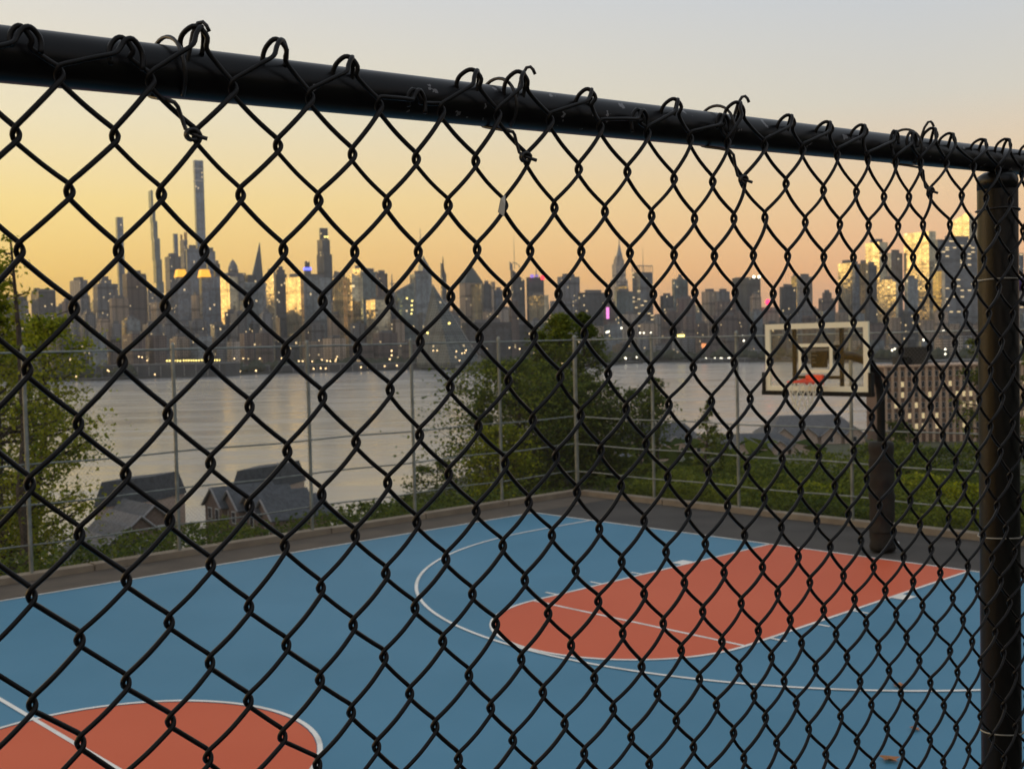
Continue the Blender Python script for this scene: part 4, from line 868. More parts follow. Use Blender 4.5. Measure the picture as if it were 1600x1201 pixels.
o = leaves('ground_cover', P, .11, LM['dark'], None, R); tag(o, 'dark weeds on the slope beyond the left fence', kind='stuff')
n = 60000; az = R.uniform(-.5, .5, n); rd = R.uniform(36, 200, n); X_ = rd*np.sin(az); Y_ = rd*np.cos(az)
zz_ = np.array([zt(x, y) for x, y in zip(X_, Y_)]); kp = zz_ > -29; P = np.column_stack([X_, Y_, zz_+R.uniform(0, 1, n)*1.1])[kp]
o = leaves('hillside_brush', P, .75, LM['dark'], None, R); tag(o, 'dark brush covering the hillside down to the river', kind='stuff')

# ------------------------------------------------------------------ houses on the near shore
m_slate = mat('roof_shingle_dark', (.075, .08, .088), .85, var=.25, vscale=1.5, bump=.4, bscale=8); m_slate2 = mat('roof_shingle_grey', (.12, .12, .125), .85, var=.2, vscale=1.5)
m_fl = mat('roof_flashing_pale', (.26, .25, .25), .7); m_peach = mat('peach_siding', (.46, .35, .28), .8, var=.1); m_brk = mat('house_brick', (.20, .14, .11), .9, var=.2)
m_win = mat('window_glass_dark', (.03, .035, .045), .12, spec=.8); m_wf = mat('window_frame_white', (.6, .58, .54), .6)
def gable(o, c, w, l, hw, hr, az, wall, roof, ln, wins=2, flash=True, og=(0, 0, 0)):
    """one gabled volume; ridge along local y; gable fronts local -y"""
    ca, sa = math.cos(az), math.sin(az)
    def Tn(x, y, z): return (c[0]+x*ca-y*sa-og[0], c[1]+x*sa+y*ca-og[1], c[2]+z-og[2])
    b = MB(); b.add([Tn(-w/2, -l/2, -6), Tn(w/2, -l/2, -6), Tn(w/2, l/2, -6), Tn(-w/2, l/2, -6), Tn(-w/2, -l/2, hw), Tn(w/2, -l/2, hw), Tn(w/2, l/2, hw), Tn(-w/2, l/2, hw), Tn(0, -l/2, hw+hr), Tn(0, l/2, hw+hr)],
      [(0, 1, 5, 4), (1, 2, 6, 5), (2, 3, 7, 6), (3, 0, 4, 7), (4, 5, 8), (6, 7, 9)]); b.build('wall', wall, parent=o)
    e = .35; k = hr/(w/2); t_ = .18
    for s_ in (-1, 1):
        b = MB(); P = [(s_*(w/2+e), -l/2-e, hw-k*e), (s_*(w/2+e), l/2+e, hw-k*e), (0, l/2+e, hw+hr), (0, -l/2-e, hw+hr)]
        V = [Tn(x, y, z+.02) for x, y, z in P]+[Tn(x, y, z+t_) for x, y, z in P]
        b.add(V, [(3, 2, 1, 0), (4, 5, 6, 7), (0, 1, 5, 4), (1, 2, 6, 5), (2, 3, 7, 6), (3, 0, 4, 7)]); r_ = b.build('roof', roof, parent=o)
    if flash:
        b = MB()
        for s_ in (-1, 1): b.tube([Tn(s_*(w/2+e), -l/2-e-.05, hw-k*e+.12), Tn(0, -l/2-e-.05, hw+hr+.12)], .16, 4)
        b.build('roof_edge', m_fl, parent=o)
    for i in range(wins):
        x = (i-(wins-1)/2)*w*.42
        fr_ = MB(); 
        for (xx, zz2) in ((x, hw-1.2), (x, hw-4.0)):
            f_ = MB(); v = [Tn(xx+a*.62, -l/2-.06, zz2+c_*.85) for a, c_ in ((-1, -1), (1, -1), (1, 1), (-1, 1))]+[Tn(xx+a*.62, -l/2+.05, zz2+c_*.85) for a, c_ in ((-1, -1), (1, -1), (1, 1), (-1, 1))]
            f_.add(v, [(0, 1, 2, 3), (0, 4, 5, 1), (1, 5, 6, 2), (2, 6, 7, 3), (3, 7, 4, 0)]); w_ = f_.build('window', m_wf, parent=o)
            g_ = MB(); v = [Tn(xx+a*.48, -l/2-.075, zz2+c_*.7) for a, c_ in ((-1, -1), (1, -1), (1, 1), (-1, 1))]; g_.add(v, [(0, 1, 2, 3)]); g_.build('pane', m_win, parent=w_)
# nearer townhouse row: units step down to the left
og = at(170, 850, 150); og[2] = -26; o = empty('townhouse_row', og, 'row of grey-roofed townhouses stepping down the slope at the left', 'townhouses')
for k in range(6):
    p = at(216-k*21, 783+k*16.5, 150-k*3.5)
    gable(o, (p[0], p[1], p[2]-4), 5.2, 9, 1.6, 2.2, math.radians(42), m_brk if k < 2 else m_slate2, m_slate2 if k % 2 else m_slate, 5, og=og)
p0, p1 = at(148, 757, 153), at(243, 752, 160); b = MB(); q = [p0[:2], p1[:2], p1[:2]+np.array([2, 7]), p0[:2]+np.array([2, 7])]; q = [a-og[:2] for a in q]
b.prism(q, p0[2]-og[2]-9, p0[2]-og[2]-3.2, mi=0); b.build('top_storey_wall', m_peach, parent=o)
b = MB(); b.prism(shrink(q, 1.06), p0[2]-og[2]-3.2, p0[2]-og[2]+.2, shrink(q, .86)); b.build('mansard_roof', m_slate, parent=o)
og = at(420, 800, 165); og[2] = -27; o = empty('townhouse_row', og, 'dark-roofed townhouses with a tan brick end, right of the stepping row', 'townhouses')
for k, (px, py) in enumerate(((378, 758), (404, 762), (432, 768), (456, 776))):
    p = at(px, py, 165-k*2); gable(o, (p[0], p[1], p[2]-4), 5.4, 9, 1.6, 2.4, math.radians(-50), m_brk, m_slate, 5, og=og)
p0, p1 = at(362, 741, 168), at(440, 736, 176); q = [p0[:2], p1[:2], p1[:2]+np.array([2, 8]), p0[:2]+np.array([2, 8])]; q = [a-og[:2] for a in q]; b = MB()
b.prism(q, p0[2]-og[2]-10, p0[2]-og[2]-3); b.build('top_storey_wall', m_peach, parent=o)
b = MB(); b.prism(shrink(q, 1.06), p0[2]-og[2]-3, p0[2]-og[2]+.4, shrink(q, .86)); b.build('mansard_roof', m_slate, parent=o)
# waterfront condominiums in the middle and right
def condo(label, x0, x1, yr, ye, Y, ngab, seed, depth=22):
    a, c = at(x0, ye, Y), at(x1, ye, Y); zr = at((x0+x1)/2, yr, Y)[2]; ze = at((x0+x1)/2, ye, Y)[2]; og = np.array([(a[0]+c[0])/2, Y, -28.5]); o = empty('waterfront_house', og, label, 'condominium')
    w = c[0]-a[0]; d_ = depth
    q = [np.array(v_) for v_ in ((-w/2, 0), (w/2, 0), (w/2, d_), (-w/2, d_))]
    b = MB(); b.prism(q, -2, ze-og[2]); b.build('wall', m_peach, parent=o)
    q2 = [np.array(v_) for v_ in ((-w/2-.8, -.8), (w/2+.8, -.8), (w/2+.8, d_+.8), (-w/2-.8, d_+.8))]; q3 = [np.array(v_) for v_ in ((-w/2+d_*.22, d_*.46), (w/2-d_*.22, d_*.46), (w/2-d_*.22, d_*.54), (-w/2+d_*.22, d_*.54))]
    b = MB(); b.prism(q2, ze-og[2], zr-og[2], q3); b.build('hip_roof', m_slate if seed % 2 else m_slate2, parent=o)
    for k in range(ngab):
        x = -w/2+w*(k+.5)/ngab; gable(o, (og[0]+x, og[1]+1.6, ze-.6), 5.6, 6, 1.2, 2.2, 0, m_peach, m_slate, 5, wins=1, og=og)
condo('grey hip-roofed waterfront house with peach gables behind the corner shrubs', 965, 1108, 666, 699, 300, 4, 1)
condo('large grey-roofed waterfront house directly under the net', 1205, 1352, 652, 683, 330, 4, 2)
condo('dark-roofed house with peach gables left of the one under the net', 1140, 1262, 682, 706, 285, 4, 3)
condo('low dark-roofed house at the foot of the central trees', 940, 1050, 700, 722, 270, 3, 5)
# lit brown apartment building on the right
m_ab = mat('apartment_brown', (.16, .10, .07), .9, var=.15); m_pier2 = mat('apartment_pier_tan', (.52, .36, .25), .85); m_litw = mat('lit_window', (1, .85, .5), .5, emit=(1, .74, .38), es_=.42)
Yb = 335; a, c = at(1383, 574, Yb), at(1660, 574, Yb); og = np.array([a[0], Yb, -29.]); o = empty('apartment_building', og, 'brown apartment building with tan piers and rows of lit windows', 'apartment building')
w = c[0]-a[0]; z1 = a[2]-og[2]; b = MB(); b.prism([np.array(v_) for v_ in ((0, 0), (w, 0), (w, 18), (0, 18))], -1, z1, mt=0); b.build('wall', m_ab, parent=o)
b = MB(); b.box((w/2, 8.8, z1+.25), (w+1, 19.2, .5)); b.build('cornice', m_pier2, parent=o)
b = MB(); b.box((w*.5*.42, 8, z1+3), (7, 6, 5.5)); b.box((w*.5*.30, 8, z1+1.5), (4, 6, 2.6)); b.build('roof_penthouse', m_pad, parent=o)
ncol = 26; ph = 3.02; wr = random.Random(8); pier_me = None
for k in range(ncol+1):
    if pier_me is None: bb = MB(); bb.box((0, 0, 0), (.75, .5, z1-.3)); po = bb.build('pier', m_pier2, parent=o); pier_me = po.data
    else: po = bpy.data.objects.new('pier', pier_me); COL.objects.link(po); po.parent = o
    po.location = (w*k/ncol, -.27, z1/2)
bb = MB(); bb.box((0, 0, 0), (1.05, .12, 1.7)); fr0 = bb.build('window', m_wf, parent=o); bb = MB(); bb.box((0, 0, 0), (.85, .05, 1.5)); pn0 = bb.build('pane', m_win, parent=fr0); bb = MB(); bb.box((0, 0, 0), (.85, .05, 1.5)); pn1 = bb.build('pane', m_litw, parent=None); lit_me = pn1.data; bpy.data.objects.remove(pn1)
first = True
for r_ in range(6):
    for k in range(ncol):
        if first: f_ = fr0; pn = pn0; first = False
        else:
            f_ = bpy.data.objects.new('window', fr0.data); COL.objects.link(f_); f_.parent = o; pn = bpy.data.objects.new('pane', pn0.data); COL.objects.link(pn); pn.parent = f_
        f_.location = (w*(k+.5)/ncol, -.05, z1-2.0-ph*r_*1.02); pn.location = (0, -.06, 0)
        if wr.random() < (.34 if k % 3 else .12) and 1 <= r_ <= 5: pn.data = lit_me

# ------------------------------------------------------------------ retaining wall and walkway we stand on
PHI, DF = 0.6792556445028425, 0.8394885961985007
FE = np.array([math.cos(PHI), math.sin(PHI), 0]); FN = np.array([-math.sin(PHI), math.cos(PHI), 0])
def fp(U, Zz, off=0.0): return EYE + FE*U + FN*(DF+off) + np.array([0, 0, Zz])
m_wall = mat('retaining_concrete', (.26, .25, .23), .9, var=.2, vscale=1.2, bump=.5, bscale=30)
q = [fp(-9, 0, -.10)[:2], fp(14, 0, -.10)[:2], fp(14, 0, .32)[:2], fp(-9, 0, .32)[:2]]
b = MB(); b.prism(q, -.3, 2.12); o = b.build('retaining_wall', m_wall, org=(q[0][0], q[0][1], -.3)); tag(o, 'grey concrete retaining wall that carries the black fence', 'wall')
q = [fp(-9, 0, -4)[:2], fp(14, 0, -4)[:2], fp(14, 0, -.105)[:2], fp(-9, 0, -.105)[:2]]
b = MB(); b.prism(q, 1.6, 2.10); tag(b.build('walkway', m_asph), 'asphalt walkway behind the black fence', kind='structure')

# ------------------------------------------------------------------ the black fence in front of the lens
m_vinyl = mat('black_vinyl_wire', (.0045, .0035, .0033), .42, spec=.22, var=.35, vscale=60)
# rail paint: near-black with pale chips
m_rail = mat('black_rail_paint', (.005, .005, .0055), .30, spec=.22)
m_post = mat('black_post_paint', (.005, .005, .005), .32, spec=.24, bump=.05, bscale=300)
t = m_rail.node_tree; pb = t.nodes['Principled BSDF']; co = t.nodes.new('ShaderNodeTexCoord')
na = t.nodes.new('ShaderNodeTexNoise'); na.inputs['Scale'].default_value = 60; na.inputs['Detail'].default_value = 3; nb = t.nodes.new('ShaderNodeTexNoise'); nb.inputs['Scale'].default_value = 3.2
t.links.new(co.outputs['Object'], na.inputs[0]); t.links.new(co.outputs['Object'], nb.inputs[0])
def mm(op, a, bb):
    n_ = t.nodes.new('ShaderNodeMath'); n_.operation = op
    for k_, v_ in enumerate((a, bb)):
        if isinstance(v_, (int, float)): n_.inputs[k_].default_value = v_
        else: t.links.new(v_, n_.inputs[k_])
    return n_.outputs[0]
chip = mm('MULTIPLY', mm('GREATER_THAN', na.outputs[0], .66), mm('GREATER_THAN', nb.outputs[0], .52))
mx = t.nodes.new('ShaderNodeMix'); mx.data_type = 'RGBA'; t.links.new(chip, mx.inputs[0]); mx.inputs[6].default_value = (.006, .0055, .006, 1); mx.inputs[7].default_value = (.16, .155, .16, 1); t.links.new(mx.outputs[2], pb.inputs['Base Color'])
org = fp(0, -1.56, .03)
nf = empty('chain_link_fence', org, 'black vinyl chain-link fence with top rail and post filling the foreground', 'fence')
def loc(p): return tuple(np.asarray(p)-org)
def rail_z(U): return (.2025+.0270*U)*1.03
Us = np.linspace(-1.2, 4.4, 60)
b = MB(); b.tube([loc(fp(u*1.03, rail_z(u)*1.01-.0018, .0375)) for u in Us], [.0208-.0022*min(1, max(0, u/1.5)) for u in Us], 28); b.build('top_rail', m_rail, parent=nf, smooth=True)
NODES=[[[-706,-8576],[-35,-8576],[636,-8576],[1306,-8575],[1953,-8549],[2600,-8523],[3246,-8498],[3893,-8474],[4539,-8450],[5185,-8427],[5831,-8406],[6478,-8385],[7125,-8365],[7773,-8347],[8420,-8329],[9067,-8312],[9713,-8295],[10359,-8279],[11005,-8263],[11653,-8248],[12301,-8235],[12952,-8222],[13603,-8210],[14256,-8198],[14908,-8187],[15560,-8177],[16232,-8177],[16903,-8177],[17573,-8176],[18244,-8176],[18914,-8176]],[[-370,-8185],[300,-8185],[971,-8185],[1630,-8172],[2277,-8145],[2924,-8120],[3570,-8095],[4217,-8071],[4863,-8047],[5509,-8025],[6155,-8004],[6802,-7984],[7450,-7965],[8097,-7947],[8744,-7929],[9391,-7912],[10036,-7896],[10682,-7880],[11328,-7864],[11975,-7850],[12625,-7837],[13276,-7824],[13929,-7813],[14582,-7802],[15235,-7791],[15897,-7786],[16568,-7786],[17239,-7786],[17909,-7785],[18579,-7785]],[[-706,-7795],[-35,-7795],[636,-7795],[1307,-7794],[1954,-7768],[2601,-7742],[3248,-7716],[3894,-7692],[4541,-7668],[5186,-7645],[5833,-7623],[6479,-7602],[7126,-7583],[7774,-7564],[8422,-7547],[9069,-7530],[9714,-7513],[10359,-7496],[11003,-7481],[11649,-7466],[12298,-7452],[12949,-7439],[13602,-7428],[14256,-7417],[14909,-7406],[15562,-7396],[16233,-7395],[16904,-7395],[17575,-7395],[18245,-7394],[18915,-7394]],[[-370,-7404],[301,-7404],[972,-7404],[1631,-7391],[2279,-7364],[2926,-7338],[3573,-7313],[4219,-7288],[4864,-7265],[5510,-7242],[6156,-7221],[6803,-7201],[7451,-7182],[8100,-7164],[8747,-7147],[9394,-7130],[10037,-7114],[10680,-7097],[11324,-7081],[11970,-7067],[12620,-7054],[13274,-7042],[13928,-7031],[14583,-7021],[15237,-7010],[15899,-7005],[16570,-7004],[17240,-7004],[17910,-7003],[18580,-7003]],[[-706,-7014],[-35,-7014],[637,-7014],[1308,-7013],[1956,-6987],[2603,-6961],[3251,-6935],[3897,-6910],[4543,-6885],[5188,-6862],[5834,-6839],[6480,-6819],[7128,-6800],[7777,-6782],[8426,-6765],[9074,-6748],[9718,-6731],[10359,-6714],[11000,-6697],[11644,-6682],[12292,-6669],[12944,-6657],[13600,-6646],[14257,-6635],[14912,-6625],[15565,-6614],[16236,-6614],[16906,-6613],[17576,-6613],[18246,-6612],[18916,-6612]],[[-371,-6623],[301,-6623],[973,-6623],[1633,-6610],[2281,-6584],[2929,-6557],[3576,-6532],[4222,-6506],[4867,-6482],[5512,-6458],[6157,-6437],[6804,-6417],[7453,-6399],[8104,-6382],[8754,-6366],[9400,-6349],[10041,-6332],[10678,-6314],[11318,-6297],[11963,-6283],[12613,-6271],[13270,-6260],[13929,-6250],[14587,-6240],[15241,-6229],[15902,-6223],[16572,-6223],[17242,-6222],[17912,-6221],[18582,-6221]],[[-706,-6232],[-35,-6233],[637,-6233],[1309,-6233],[1958,-6207],[2606,-6180],[3255,-6154],[3902,-6128],[4547,-6103],[5191,-6078],[5835,-6055],[6481,-6035],[7130,-6016],[7780,-5999],[8433,-5983],[9084,-5967],[9727,-5950],[10361,-5931],[10994,-5912],[11633,-5896],[12282,-5884],[12937,-5873],[13599,-5864],[14263,-5856],[14919,-5845],[15570,-5834],[16239,-5832],[16909,-5831],[17578,-5831],[18248,-5830],[18917,-5830]],[[-371,-5842],[301,-5843],[973,-5843],[1634,-5830],[2284,-5804],[2933,-5777],[3582,-5751],[4228,-5724],[4871,-5699],[5514,-5674],[6158,-5652],[6805,-5633],[7456,-5616],[8110,-5600],[8767,-5584],[9417,-5568],[10051,-5550],[10675,-5528],[11305,-5509],[11949,-5496],[12602,-5486],[13264,-5478],[13936,-5471],[14601,-5462],[15249,-5450],[15907,-5442],[16576,-5441],[17245,-5440],[17914,-5439],[18583,-5439]],[[-707,-5451],[-36,-5452],[636,-5453],[1310,-5453],[1960,-5427],[2611,-5401],[3261,-5374],[3910,-5347],[4554,-5320],[5195,-5294],[5837,-5270],[6482,-5250],[7131,-5232],[7785,-5216],[8447,-5201],[9109,-5185],[9752,-5171],[10367,-5147],[10981,-5121],[11613,-5104],[12265,-5097],[12923,-5088],[13600,-5084],[14290,-5081],[14936,-5068],[15577,-5053],[16243,-5051],[16912,-5049],[17580,-5048],[18249,-5048],[18918,-5047]],[[-372,-5061],[300,-5062],[973,-5063],[1635,-5050],[2287,-5025],[2939,-4998],[3591,-4970],[4239,-4942],[4879,-4915],[5517,-4889],[6159,-4866],[6806,-4847],[7458,-4832],[8119,-4817],[8796,-4802],[9453,-4789],[10077,-4770],[10670,-4736],[11281,-4710],[11925,-4703],[12584,-4699],[13253,-4694],[13959,-4695],[14646,-4691],[15260,-4670],[15912,-4661],[16580,-4659],[17248,-4657],[17916,-4657],[18584,-4656]],[[-629,-4706],[43,-4707],[715,-4709],[1389,-4710],[2042,-4684],[2697,-4659],[3353,-4632],[4008,-4602],[4651,-4573],[5284,-4545],[5922,-4520],[6566,-4499],[7218,-4483],[7875,-4470],[8549,-4455],[9237,-4439],[9905,-4437],[10470,-4389],[11047,-4346],[11664,-4330],[12344,-4347],[12986,-4335],[13696,-4343],[14461,-4352],[15043,-4327],[15676,-4309],[16342,-4306],[17009,-4304],[17676,-4303],[18344,-4303],[19013,-4302]],[[-221,-4348],[451,-4350],[1124,-4351],[1789,-4340],[2445,-4315],[3105,-4289],[3766,-4260],[4426,-4226],[5052,-4199],[5681,-4170],[6321,-4145],[6969,-4128],[7628,-4117],[8290,-4106],[8974,-4088],[9624,-4059],[10272,-4089],[10825,-4036],[11433,-3999],[12070,-3987],[12751,-3989],[13397,-3978],[14110,-3984],[14804,-3980],[15442,-3959],[16098,-3949],[16765,-3947],[17431,-3946],[18098,-3945],[18766,-3945]],[[-491,-3985],[180,-3987],[852,-3989],[1527,-3990],[2184,-3966],[2846,-3942],[3513,-3916],[4188,-3878],[4834,-3847],[5438,-3819],[6073,-3789],[6715,-3767],[7375,-3757],[8040,-3752],[8691,-3735],[9352,-3709],[10018,-3720],[10597,-3705],[11165,-3642],[11854,-3658],[12491,-3631],[13165,-3632],[13786,-3617],[14545,-3633],[15196,-3605],[15849,-3589],[16515,-3586],[17180,-3584],[17846,-3584],[18513,-3583],[19181,-3583]],[[-97,-3619],[574,-3621],[1247,-3624],[1914,-3613],[2576,-3588],[3253,-3566],[3914,-3540],[4620,-3480],[5201,-3467],[5821,-3431],[6460,-3402],[7103,-3386],[7786,-3388],[8462,-3400],[9069,-3341],[9733,-3366],[10367,-3355],[10956,-3328],[11608,-3318],[12247,-3284],[12922,-3277],[13569,-3257],[14232,-3237],[14943,-3245],[15604,-3228],[16260,-3220],[16924,-3219],[17589,-3218],[18255,-3217],[18922,-3217]],[[-380,-3247],[290,-3249],[961,-3252],[1635,-3255],[2299,-3229],[2967,-3209],[3661,-3183],[4307,-3168],[4959,-3110],[5559,-3074],[6216,-3041],[6843,-3013],[7484,-2996],[8198,-3002],[8800,-3003],[9425,-2979],[10073,-2989],[10731,-2978],[11342,-2941],[12022,-2959],[12668,-2942],[13348,-2902],[14013,-2886],[14694,-2874],[15363,-2864],[16003,-2850],[16663,-2848],[17325,-2848],[17990,-2847],[18656,-2847],[19323,-2847]],[[1,-2873],[670,-2876],[1341,-2879],[2005,-2871],[2687,-2835],[3368,-2832],[4016,-2810],[4667,-2772],[5301,-2699],[5930,-2674],[6543,-2622],[7193,-2628],[7863,-2616],[8520,-2640],[9139,-2616],[9789,-2597],[10458,-2631],[11126,-2595],[11759,-2562],[12401,-2564],[13126,-2538],[13743,-2519],[14457,-2514],[15112,-2498],[15754,-2480],[16398,-2473],[17056,-2473],[17718,-2473],[18384,-2473],[19050,-2473]],[[-295,-2493],[374,-2495],[1042,-2499],[1712,-2503],[2363,-2484],[3037,-2463],[3703,-2441],[4367,-2423],[5002,-2367],[5639,-2323],[6279,-2297],[6908,-2262],[7565,-2261],[8203,-2260],[8862,-2246],[9486,-2239],[10150,-2222],[10814,-2213],[11496,-2217],[12143,-2203],[12815,-2171],[13520,-2174],[14213,-2146],[14879,-2114],[15501,-2104],[16129,-2093],[16781,-2093],[17441,-2094],[18105,-2094],[18771,-2095],[19438,-2096]],[[72,-2111],[739,-2113],[1405,-2117],[2059,-2110],[2709,-2083],[3385,-2069],[4047,-2055],[4702,-2001],[5344,-1969],[5989,-1934],[6649,-1894],[7264,-1870],[7898,-1883],[8540,-1876],[9219,-1867],[9866,-1856],[10511,-1836],[11186,-1818],[11865,-1825],[12541,-1801],[13257,-1791],[13973,-1777],[14651,-1747],[15244,-1718],[15865,-1712],[16501,-1709],[17157,-1710],[17819,-1711],[18485,-1712],[19152,-1713]],[[-236,-1722],[431,-1724],[1096,-1727],[1756,-1732],[2387,-1712],[3067,-1699],[3735,-1673],[4380,-1606],[5046,-1605],[5682,-1561],[6346,-1534],[6978,-1517],[7604,-1481],[8215,-1476],[8909,-1447],[9561,-1456],[10213,-1448],[10850,-1409],[11551,-1427],[12273,-1424],[12944,-1413],[13670,-1403],[14330,-1362],[14959,-1324],[15588,-1324],[16214,-1318],[16866,-1321],[17527,-1324],[18192,-1325],[18859,-1326],[19527,-1327]],[[117,-1331],[782,-1333],[1444,-1337],[2088,-1329],[2736,-1314],[3417,-1290],[4080,-1249],[4736,-1223],[5389,-1183],[6044,-1166],[6703,-1119],[7340,-1110],[7942,-1093],[8590,-1075],[9245,-1061],[9923,-1072],[10582,-1043],[11234,-1031],[11934,-1035],[12667,-1026],[13331,-1010],[14034,-963],[14663,-943],[15291,-929],[15921,-926],[16565,-927],[17225,-931],[17891,-934],[18558,-935],[19226,-937]],[[-202,-934],[463,-935],[1126,-938],[1781,-941],[2405,-919],[3090,-908],[3762,-879],[4429,-835],[5081,-806],[5737,-788],[6396,-753],[7053,-733],[7676,-722],[8310,-692],[8949,-675],[9627,-674],[10287,-681],[10926,-644],[11587,-635],[12300,-629],[12990,-614],[13669,-589],[14329,-558],[14965,-534],[15603,-524],[16249,-527],[16913,-533],[17581,-537],[18250,-540],[18919,-542],[19588,-543]],[[138,-534],[802,-536],[1461,-537],[2104,-527],[2758,-512],[3430,-480],[4107,-455],[4769,-407],[5440,-377],[6086,-376],[6764,-344],[7416,-331],[8065,-322],[8682,-306],[9340,-296],[10019,-263],[10651,-269],[11301,-249],[11950,-238],[12662,-219],[13345,-201],[14016,-173],[14660,-115],[15251,-107],[15919,-123],[16587,-131],[17261,-137],[17933,-140],[18604,-143],[19274,-144]],[[-193,-129],[472,-130],[1133,-131],[1788,-131],[2418,-107],[3096,-70],[3775,-57],[4442,-19],[5123,-9],[5770,40],[6435,64],[7092,73],[7751,87],[8400,92],[9033,95],[9705,112],[10362,103],[10980,134],[11642,160],[12298,179],[13003,200],[13699,239],[14316,254],[14941,288],[15569,284],[16238,276],[16927,269],[17607,264],[18281,261],[18953,259],[19623,257]],[[135,279],[798,278],[1458,279],[2101,294],[2757,324],[3439,340],[4125,372],[4799,391],[5459,406],[6117,442],[6773,480],[7418,480],[8092,494],[8741,493],[9386,517],[10054,524],[10728,520],[11355,557],[11993,570],[12656,580],[13360,614],[13999,652],[14639,683],[15202,700],[15852,673],[16575,677],[17269,672],[17949,668],[18624,666],[19296,664]],[[-209,691],[456,691],[1119,691],[1775,694],[2397,726],[3095,749],[3767,771],[4449,801],[5121,810],[5774,831],[6430,876],[7068,885],[7730,901],[8408,910],[9068,911],[9714,921],[10381,948],[11004,957],[11703,970],[12311,983],[12982,992],[13644,1024],[14258,1064],[14894,1088],[15441,1056],[16198,1086],[16919,1084],[17608,1080],[18287,1077],[18961,1075],[19633,1073]],[[107,1108],[772,1108],[1434,1108],[2085,1120],[2756,1163],[3439,1188],[4088,1225],[4787,1227],[5459,1235],[6115,1267],[6759,1305],[7388,1317],[8065,1317],[8738,1311],[9401,1315],[10052,1348],[10597,1390],[11348,1372],[12036,1379],[12644,1396],[13301,1415],[13888,1467],[14554,1499],[15189,1516],[15833,1494],[16559,1500],[17259,1496],[17942,1492],[18618,1490],[19292,1488]],[[-249,1528],[417,1528],[1081,1528],[1746,1525],[2402,1532],[3099,1587],[3740,1648],[4429,1642],[5126,1632],[5779,1649],[6439,1687],[7053,1752],[7719,1713],[8393,1740],[9089,1718],[9707,1735],[10221,1765],[10993,1801],[11714,1775],[12391,1800],[12989,1778],[13560,1814],[14051,1888],[14864,1914],[15517,1923],[16201,1919],[16902,1915],[17590,1911],[18269,1909],[18944,1906],[19617,1905]],[[54,1952],[721,1952],[1386,1951],[2047,1956],[2717,1990],[3386,2033],[4053,2058],[4736,2064],[5407,2075],[6065,2100],[6711,2137],[7358,2151],[8024,2154],[8697,2158],[9353,2163],[9965,2183],[10609,2207],[11315,2215],[11999,2220],[12644,2228],[13258,2242],[13842,2282],[14477,2317],[15186,2335],[15856,2339],[16543,2338],[17231,2334],[17912,2331],[18589,2329],[19263,2327]],[[-278,2344],[389,2344],[1056,2344],[1724,2342],[2483,2239],[3209,2264],[3804,2448],[4487,2449],[5157,2401],[5803,2192],[6485,2463],[7044,2517],[7929,2459],[8604,2321],[9189,2505],[9888,2409],[10219,2585],[11141,2539],[11890,2539],[12611,2572],[13263,2554],[13664,2576],[14237,2690],[14687,2664],[15534,2663],[16207,2729],[16892,2726],[17573,2723],[18251,2721],[18926,2719],[19599,2718]]]
def node(i, j):
    ii = (i+8)//2 if (i+8) % 2 == 0 else (i+7)//2
    row = NODES[j+24]; # row entries hold i with (i+j) even, starting at -8 or -7
    k = (i-(-8 if (j % 2 == 0) else -7))//2
    k = min(max(k, 0), len(row)-1); u, z = row[k]; return u/1e4, z/1e4
RW = .00208
def catmull(P, n=3):
    P = np.array(P); out = []; Q = np.vstack([2*P[0]-P[1], P, 2*P[-1]-P[-2]])
    for i in range(1, len(Q)-2):
        for k in range(n):
            t_ = k/n; out.append(.5*((2*Q[i])+(-Q[i-1]+Q[i+1])*t_+(2*Q[i-1]-5*Q[i]+4*Q[i+1]-Q[i+2])*t_**2+(-Q[i-1]+3*Q[i]-3*Q[i+1]+Q[i+2])*t_**3))
    out.append(P[-1]); return np.array(out)
wrng = random.Random(21)
JB, JT = -24, 4
for k in range(-8, 51):
    P = []; jj = list(range(JB, JT+1))
    for j in jj:
        left = (k+j) % 2 == 0; i = k if left else k+1; u, z = node(i, j); z += .004 if j == 4 else 0; e = .0022 if left is False else -.0022
        # left bend: wire comes from behind, goes to the front strand; right bend: front to back
        if j < JT:
            hz_ = .0052; d0 = -1 if not left else 1      # before the bend: front (-) when arriving at a right bend
            P += [(u, z-hz_, d0*RW*1.2), (u+e*.82, z-hz_*.42, d0*RW*.7), (u+e*1.05, z, 0), (u+e*.82, z+hz_*.42, -d0*RW*.7), (u, z+hz_, -d0*RW*1.2)]
            # middle of the next strand bows out of the plane
            left2 = not left; i2 = k if left2 else k+1; u2, z2 = node(i2, j+1)
            s_ = -d0; m_ = .0050; dz = (z2-z); 
            if j+1 < JT or True:
                for tt, dd_ in ((.22, .82), (.5, 1.0), (.78, .82)): P.append((u+(u2-u)*tt, z+hz_+(dz-2*hz_)*tt, s_*m_*dd_))
        else:
            # top: wire end bent over its neighbour, folded back down beyond the rail
            s_ = 1 if not left else -1; d0 = -1 if not left else 1; ex = wrng.uniform(.8, 1.3)
            rt = rail_z(u)+.0200; bk = .018 if z > rt-.004 else .002; ey = wrng.uniform(.7, 1.2)
            P += [(u-s_*.0055, z-.0075, d0*RW*.9), (u-s_*.001, z-.001, d0*RW*.6+bk*.1), (u+s_*.0040*ex, z+.0008, bk*.35), (u+s_*.0085*ex, z-.0045*ey, bk*.7), (u+s_*.0100*ex, z-.0115*ey, bk*.9), (u+s_*.0092*ex, z-.020*ey, bk if bk > .01 else .001)]
    C_ = catmull(P, 2 if k > 41 else 3)
    b = MB(); b.tube([loc(fp(u, z, .0035+d)) for u, z, d in C_], RW, 6); b.build('mesh_wire', m_vinyl, parent=nf, smooth=True)
